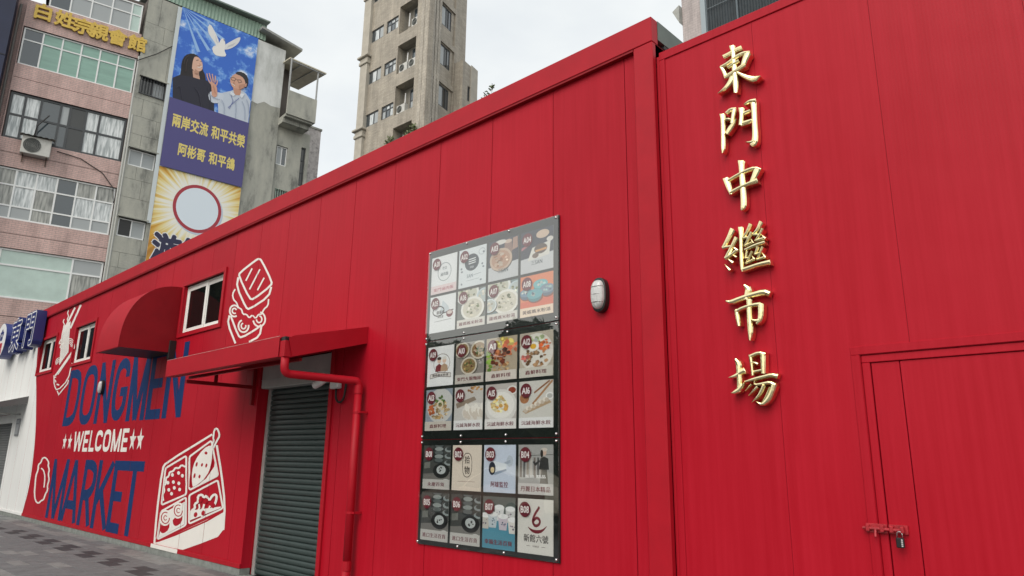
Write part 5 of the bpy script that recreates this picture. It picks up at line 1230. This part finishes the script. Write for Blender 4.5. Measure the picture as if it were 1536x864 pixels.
for (x,yt,yb,xr) in ((180,165,230,235),(245,150,212,320),(166,385,448,240),(262,318,375,312),(153,580,642,228),(248,512,575,300),(142,770,832,218),(238,705,768,290)):
    a_,zt=tl(x,yt); _,zb=tl(x,yb); c_,_=tl(xr,(yt+yb)/2-(xr-x)*.6); wins.append((a_,c_,zb,zt))
fl=(wins[0][3]-wins[2][3]+wins[2][3]-wins[4][3])/2
print('tower',sl0,wins,fl)
ca=sum(w[0] for w in wins[0::2])/4; cb_=sum(w[1] for w in wins[0::2])/4; da=sum(w[0] for w in wins[1::2])/4; db=sum(w[1] for w in wins[1::2])/4
z1=wins[4][3]; zh=wins[4][3]-wins[4][2]
bayL=sum(tl(x,y)[0] for x,y in ((322,210),(314,360),(306,540)))/3; bayR=sum(tl(x,y)[0] for x,y in ((413,130),(407,330),(400,480)))/3
bz=[(tl(313,372)[1]),(tl(303,577)[1])]; bayb=bz[0]; bayt=tl(320,232)[1]; flb=bz[0]-bz[1]
print('bay',bayL,bayR,bayb,bayt,flb,fl,ca,cb_,da,db)
holes=[]; WINS=[]; BAYS=[]
for k in range(-8,4):
    zt=z1+fl*k
    if zt-zh<1 or zt>ztop-1: continue
    WINS.append((ca,cb_,zt-zh,zt)); WINS.append((da,db,zt-zh+.55*0,zt))
    BAYS.append((bayL,bayR,bayb+flb*(k-1),bayt+flb*(k-1)))
BAYS=[b_ for b_ in BAYS if b_[2]>1 and b_[3]<ztop]
o=wall_with_holes(tower,'wall',beige,sl0+.9,0,0,ztop,WINS+BAYS,0,.5); rot_part(o,TL)
for (a_,c_,d_,e_) in WINS:
    w=face_window(TL,a_,c_,d_,e_,[.34,.67],[.35] if a_==da else [],dark_alu,[glass_blue,curt_w,frost,frost],.09,y=.08)
rnd=random.Random(3)
for i,(a_,c_,d_,e_) in enumerate(BAYS):
    m=MB(); m.box(a_-.2,c_+.2,.85,.95,d_-.1,e_+.1); m.box(a_-.1,a_,.5,.85,d_,e_); m.box(c_,c_+.1,.5,.85,d_,e_); m.box(a_,c_,.5,.85,e_,e_+.1); m.box(a_,c_,.5,.85,d_-.1,d_); o=m.build('bay_recess',mat('bay_render',(.3,.285,.25),.85,noise=.2,nscale=2),tower,local=True); rot_part(o,TL)
    face_window(TL,a_+(c_-a_)*.45,c_-.05,d_+.35,e_-.35,[.5],[.55],dark_alu,[glass_blue,curt_w,frost,glass_blue],.08,y=.70)
    m=MB(); m.tube([(a_+.5,.6,d_+.8),(a_+.55,.6,e_-.5)],.05,6); o=m.build('vent_pipe',sign_white,tower,local=True); rot_part(o,TL)
    row={1:'topmost',0:'second',-1:'third',-2:'lowest'}.get(round((d_-bayb)/flb))
    if row:
        for j in range(2 if row=='second' else 1):
            p_=Matrix.Translation(TB)@WMl@Vector((a_+(1.9 if row=='topmost' else .65)+j*1.15,.42,d_+.06))
            ac_unit(p_,TL,'white air conditioner in the %s visible bay of the beige tower%s'%(row,', nearer the corner' if j else (', nearer the windows' if row=='second' else '')),.95,.70,.34)
# left pilaster with cornices, corner rib strip
m=MB(); m.box(sl0,sl0+.9,-.25,.6,0,ztop); o=m.build('pilaster',mat('beige_stone',(.46,.43,.37),.8,noise=.2,nscale=1.2),tower,local=True); rot_part(o,TL)
for (x,y) in ((150,30),(128,350),(108,708)):
    zc=tl(x,y)[1]; m=MB(); m.bbox(sl0-.12,sl0+1.0,-.36,.6,zc,zc+.3,.04); m.bbox(sl0-.06,sl0+.95,-.3,.6,zc+.301,zc+.6,.04); m.bbox(sl0-.25,sl0+1.1,-.48,.6,zc+.601,zc+.8,.04); o=m.build('cornice',MATS['beige_stone'],tower,local=True); rot_part(o,TL)
rE=tr_(657,300)[0]
RW=[]
for (x,yt,yb,xr) in ((522,205,310,578),(514,408,500,564)):
    a_,zt=tr_(x,yt,.18); _,zb=tr_(x,yb,.18); c_,_=tr_(xr,(yt+yb)/2+50,.18); RW.append((a_,c_,zb,zt))
print('right',rE,RW,tr_(490,155),tr_(605,265),tr_(485,365),tr_(600,465),tr_(600,580))
flr=RW[0][3]-RW[1][3]; pa=tr_(488,200)[0]; pb=tr_(602,300)[0]; pzt=tr_(490,158)[1]; pzb=tr_(600,580)[1]-0; 
RWIN=[];RPAN=[]
for k in range(-8,5):
    zt=RW[0][3]+flr*k
    if zt>ztop-1 or zt<3: continue
    RWIN.append((RW[0][0],RW[0][1],RW[0][2]+flr*k,zt)); RPAN.append((pa,pb,pzt+flr*k-flr+.45,pzt+flr*k))
o=wall_with_holes(tower,'wall',beige,0,rE,0,ztop,RPAN,0,.12); rot_part(o,TR)
o=wall_with_holes(tower,'recessed_wall',beige,pa-.2,pb+.2,0,ztop,RWIN,.13,.5); rot_part(o,TR)
for (a_,c_,d_,e_) in RWIN: face_window(TR,a_,c_,d_,e_,[.55,.78],[],dark_alu,[frost,glass_dk,glass_blue],.09,y=.18)
m=MB(); 
for i in range(5): m.box(-.12+.02,.0,-.06,-.001,0,.1)
m=MB()
for i in range(4): m.bbox(.10+i*.40,.10+i*.40+.33,-.03,-.001,0,ztop,.012)
o=m.build('corner_ribs',beige2,tower,local=True); rot_part(o,TR)
m=MB()
for i in range(2): m.bbox(-.45-i*.42,-.45-i*.42+.36,-.03,-.001,0,ztop,.012)
o=m.build('corner_ribs',beige2,tower,local=True); rot_part(o,TL)
# closed body behind the faces
pL=Matrix.Rotation(TL,3,'Z')@Vector((sl0,.3,0)); pR=Matrix.Rotation(TR,3,'Z')@Vector((rE,.3,0)); 
iL=Matrix.Rotation(TL,3,'Z')@Vector((sl0+.05,1.5,0)); iC=Vector((-.9,1.6,0)); iR=Matrix.Rotation(TR,3,'Z')@Vector((rE-.02,.8,0)); bk_=iL+(iR-iC)
m=MB(); q=[iL,iC,iR,bk_]; m.add([(p.x,p.y,0) for p in q]+[(p.x,p.y,ztop-.1) for p in q],[(0,1,5,4),(1,2,6,5),(2,3,7,6),(3,0,4,7),(4,5,6,7)]); m.build('body',MATS['bay_render'],tower,local=True)
# lower block seen right of the tower
hz=plane_hit(TB+Vector((0,3,0)),TR)
a_,zt=hz(500+668/3.323,315/3.323); c_,_=hz(500+714/3.323,420/3.323); a_-=.6
sb=thing('stair_block','narrow tiled stair block peeping out right of the beige tower','building',(Matrix.Translation(TB+Vector((0,3,0)))@WMr@Vector((a_,0,0))),TR)
w_=c_-a_
m=MB(); 
SH=[(.75,w_*.55,zt-3.2,zt-1.9),(.75,w_*.55,zt-6.9,zt-5.6)]
for r_ in rect_minus((0,w_,0,zt),SH): m.box(r_[0],r_[1],0,.3,r_[2],r_[3])
m.box(0,w_,.31,5,0,zt-.1); m.build('wall',beige,sb,local=True)
for s_ in SH: window(sb,*s_,[.5],[],dark_alu,[glass_blue],.07,y=.1)
m=MB(); m.box(w_*.55,w_+.05,-.06,-.001,0,zt+.1); m.build('pier',MATS['beige_stone'],sb,local=True)

# --- building above the annex roof, top right
v_=ray(1024,40); QB=CAM+v_*(38/F_PX); QB.z=0
qr=R(0); hq=plane_hit(QB,qr)
qb=thing('netted_building','pale pink tiled tower partly wrapped in dark netting above the annex','building',QB,qr)
x1_=hq(1052,20)[0]; zt_=40
m=MB(); m.box(0,x1_,0,8,0,zt_); m.build('tiled_wall',tile_mat('pale_pink_tile',(.46,.40,.39),(.42,.37,.36),(.3,.27,.26),.3,.15),qb,local=True)
m=MB(); m.box(x1_+.01,x1_+.28,-.12,8,0,zt_); m.build('edge_pipe',mat('blue_grey_trim',(.30,.36,.39),.5),qb,local=True)
m=MB(); n=120; 
vs=[]; 
for i in range(n+1):
    x=x1_+.29+i*9/n; yy=.05+(.05 if i%2 else 0); vs+=[(x,yy,0),(x,yy,zt_)]
m.add(vs,[(2*i,2*i+2,2*i+3,2*i+1) for i in range(n)]); m.build('netting',mat('dark_netting',(.030,.042,.05),.7,noise=.35,nscale=3),qb,local=True)
m=MB()
for x in (x1_+2.0,x1_+5.2,x1_+8.0): m.tube([(x,-.05,0),(x,-.05,zt_)],.05,6)
for z in range(1,40,2): m.box(x1_+.3,x1_+9.3,-.02,-.012,z,z+.03)
m.build('scaffold_tubes',mat('scaffold_grey',(.12,.15,.17),.5),qb,local=True)
s0_,zz0=hq(1014,24); m=MB(); m.add([(-.42,-.3,zz0+.1),(0,-.3,zz0+.35),(0,.6,zz0+.35),(-.42,.6,zz0+.1),(-.02,-.3,zz0-.75),(-.02,.6,zz0-.75)],[(0,1,2,3),(0,4,1),(3,2,5),(0,3,5,4),(1,4,5,2)]); o=m.build('ledge_bracket',MATS['grey_eave'],qb,local=True); fix_normals(o)

# ------------------------------------------------------------------ trees and plants
leaf=mat('leaf_green',(.065,.10,.035),.55,noise=.5,nscale=2); leaf_l=mat('leaf_pale_green',(.13,.17,.06),.55,noise=.4,nscale=2); bark=mat('bark_brown',(.10,.08,.06),.9,noise=.3,nscale=10)
def crown_mesh(rnd,blobs,n,size):
    m=MB()
    for _ in range(n):
        bx,by,bz_,br=rnd.choice(blobs); d=Vector((rnd.gauss(0,1),rnd.gauss(0,1),rnd.gauss(0,1))).normalized()*br*(rnd.random()**.45)
        p=Vector((bx,by,bz_))+d*1.0; u=Vector((rnd.gauss(0,1),rnd.gauss(0,1),rnd.gauss(0,.6))).normalized(); w=u.orthogonal().normalized(); w=Matrix.Rotation(rnd.uniform(0,6.28),3,u)@w
        s_=size*rnd.uniform(.6,1.3)
        m.add([p-w*s_*.12,p+u*s_*.5-w*s_*.28,p+u*s_,p+u*s_*.5+w*s_*.28],[(0,1,2,3)])
    return m
def tree(name,label,cat,loc,h,trunk_h,blobs,n,size,lm,group=None,rz=0):
    t=thing(name,label,cat,loc,rz,group); rnd=random.Random(len(label))
    m=MB(); m.tube([(0,0,0),(.05,0,trunk_h*.5),(0,.05,trunk_h),(0,0,h*.85)],[h*.03,h*.024,h*.018,h*.004],8)
    for (bx,by,bz_,br) in blobs: m.tube([(0,0,trunk_h*.8),(bx*.5,by*.5,(trunk_h*.8+bz_)*.5),(bx,by,bz_)],[h*.012,h*.008,h*.003],6)
    m.build('trunk',bark,t,local=True,smooth=True)
    crown_mesh(rnd,blobs,n,size).build('crown',lm,t,local=True); return t
# slender tree top beyond the roof
v_=ray(737,168); p_=CAM+v_*(30/F_PX)
rnd=random.Random(5)
tt=thing('slender_tree','slender young tree top showing above the red roof edge','tree',(p_.x,p_.y,0))
top=p_.z+1.35; m=MB(); m.tube([(0,0,0),(.05,0,top*.6),(0,0,top)],[.12,.06,.006],7); L_=[]
for i in range(70):
    z=rnd.uniform(top-2.6,top-.05); r_=(top-z)*.42+.06; a=rnd.uniform(0,6.28); e=Vector((r_*math.cos(a),r_*math.sin(a),z+.25*r_)); m.tube([(0,0,z-.1),tuple(e)],[.012,.004],4)
    for k in range(12): L_.append((Vector((0,0,z-.1)).lerp(e,rnd.uniform(.3,1.05)),a))
m.build('trunk',bark,tt,local=True)
m=MB()
for p,a in L_:
    u=Vector((math.cos(a)+rnd.gauss(0,.7),math.sin(a)+rnd.gauss(0,.7),rnd.gauss(0,.5))).normalized(); w=u.orthogonal().normalized(); s_=rnd.uniform(.06,.13)
    m.add([p,p+u*s_*.5-w*s_*.22,p+u*s_,p+u*s_*.5+w*s_*.22],[(0,1,2,3)])
m.build('crown',leaf_l,tt,local=True)
# potted plants on the tower ledge
for (px_,py_,lab,r_,nn) in ((615,200,'small leafy plant growing on the low tower bay ledge',.75,260),(581,212,'tiny plant by the low tower window left of the bay',.38,110)):
    s_,z_=hl(px_,py_,-.3); p_=Matrix.Translation(TB)@WMl@Vector((s_,-.15,z_))
    t=thing('ledge_plant',lab,'plant',(p_.x,p_.y,p_.z-r_)); rnd=random.Random(nn)
    crown_mesh(rnd,[(0,0,r_,r_*.8),(.2,0,r_*1.5,r_*.5),(-.2,0,r_*.7,r_*.6)],nn,.2).build('foliage',leaf_l,t,local=True)
    m=MB(); m.tube([(0,0,-.3),(0,0,r_*1.2)],[.03,.01],5); m.tube([(0,0,-.6),(0,0,-.25)],[.16,.2],10); m.build('pot',bark,t,local=True)
# street trees opposite, seen in the acrylic and the window panes
base_bl=[(0,0,5.0,1.8),(1.5,.4,4.3,1.4),(-1.5,-.3,4.4,1.4),(.3,1.2,4.0,1.4),(-.2,-1.2,4.1,1.4),(.2,.1,5.9,1.1),(1.2,-.5,2.6,1.2),(-1.2,.4,2.5,1.2),(0,.2,2.2,1.3),(1.0,.6,1.1,1.0),(-1.0,-.5,1.1,1.0)]
first=None
names=['opposite the far end','opposite the mural','opposite the barrel awning','opposite the shutter','opposite the menu boards','opposite the annex','beyond the far end','tall and far down the street','taller and farther down the street','tallest at the end of the street']
for i,(x,y,k) in enumerate(((-30,-15.5,1.0),(-26.2,-16,1.08),(-22.6,-15.3,.95),(-19,-16,1.04),(-15.4,-15.2,.93),(-11.6,-15.8,1.02),(-52,-18,1.3),(-62,-20,3.1),(-80,-21,3.0),(-98,-22,3.3))):
    lab='street tree across the road '+names[i]
    if first is None: first=tree('street_tree',lab,'tree',(x,y,0),7.6,3.2,base_bl,14000,.36,leaf,'street trees across the road')
    else:
        t=first.copy(); COL.objects.link(t); t.location=(x,y,0); t.rotation_euler=(0,0,i*1.3); t.scale=(k,k,k); t['label']=lab
        for ch in list(first.children):
            c_=ch.copy(); COL.objects.link(c_); c_.parent=t

# ------------------------------------------------------------------ car parked in the street behind the viewer (seen in the acrylic)
car=thing('parked_car','cream coloured parked car mirrored in the lowest menu board','car',(-13.2,-8.6,0))
prof_=[(-2.15,.35,.72,.78),(-2.0,.3,.86,.84),(-1.3,.28,.95,.88),(-.75,.28,1.0,.88),(-.1,.28,1.42,.62),(.7,.28,1.47,.6),(1.35,.28,1.36,.62),(1.9,.28,1.02,.84),(2.15,.34,.96,.8),(2.22,.4,.7,.72)]
m=MB(); n=8; vs=[]
for x,zb,zt,w in prof_:
    zm=min(zt,.92); vs+=[(x,-.84,zb),(x,-.88,.6),(x,-.86,zm),(x,-w,zt-.03),(x,-w*.8,zt),(x,w*.8,zt),(x,w,zt-.03),(x,.86,zm),(x,.88,.6),(x,.84,zb)]
k_=10; fs=[]
for i in range(len(prof_)-1):
    for j in range(k_): fs.append((i*k_+j,i*k_+(j+1)%k_,(i+1)*k_+(j+1)%k_,(i+1)*k_+j))
fs+=[tuple(range(k_)),tuple(range((len(prof_)-1)*k_,len(prof_)*k_))]
m.add(vs,fs); o=m.build('body',mat('cream_car_paint',(.66,.60,.46),.25,coat=1),car,local=True); smooth_by_angle(o,35)
for sy in (-1,1):
    m=MB(); y_=.80*sy
    m.add([(-.62,sy*.87,.97),(1.55,sy*.87,.97),(1.25,sy*.68,1.32),(.68,sy*.66,1.40),(-.08,sy*.68,1.36)],[(0,1,2,3,4)]); m.build('side_window',dark_glass,car,local=True)
    for x in (-1.35,1.4):
        m=MB(); m.tube([(x,sy*.70,.32),(x,sy*.90,.32)],.32,20); wh=m.build('wheel',black_rub,car,local=True)
        m=MB(); m.tube([(x,sy*.895,.32),(x,sy*.91,.32)],.2,16); m.build('rim',chrome,wh,local=True)
    m=MB(); m.bbox(-2.14,-2.06,sy*.62-.14,sy*.62+.14,.62,.76,.02); m.build('headlight',mat('lamp_clear',(.7,.7,.68),.1),car,local=True)
m=MB(); m.add([(-.72,-.72,1.015),(-.72,.72,1.015),(-.12,.6,1.42),(-.12,-.6,1.42)],[(0,1,2,3)]); m.build('windscreen',dark_glass,car,local=True)
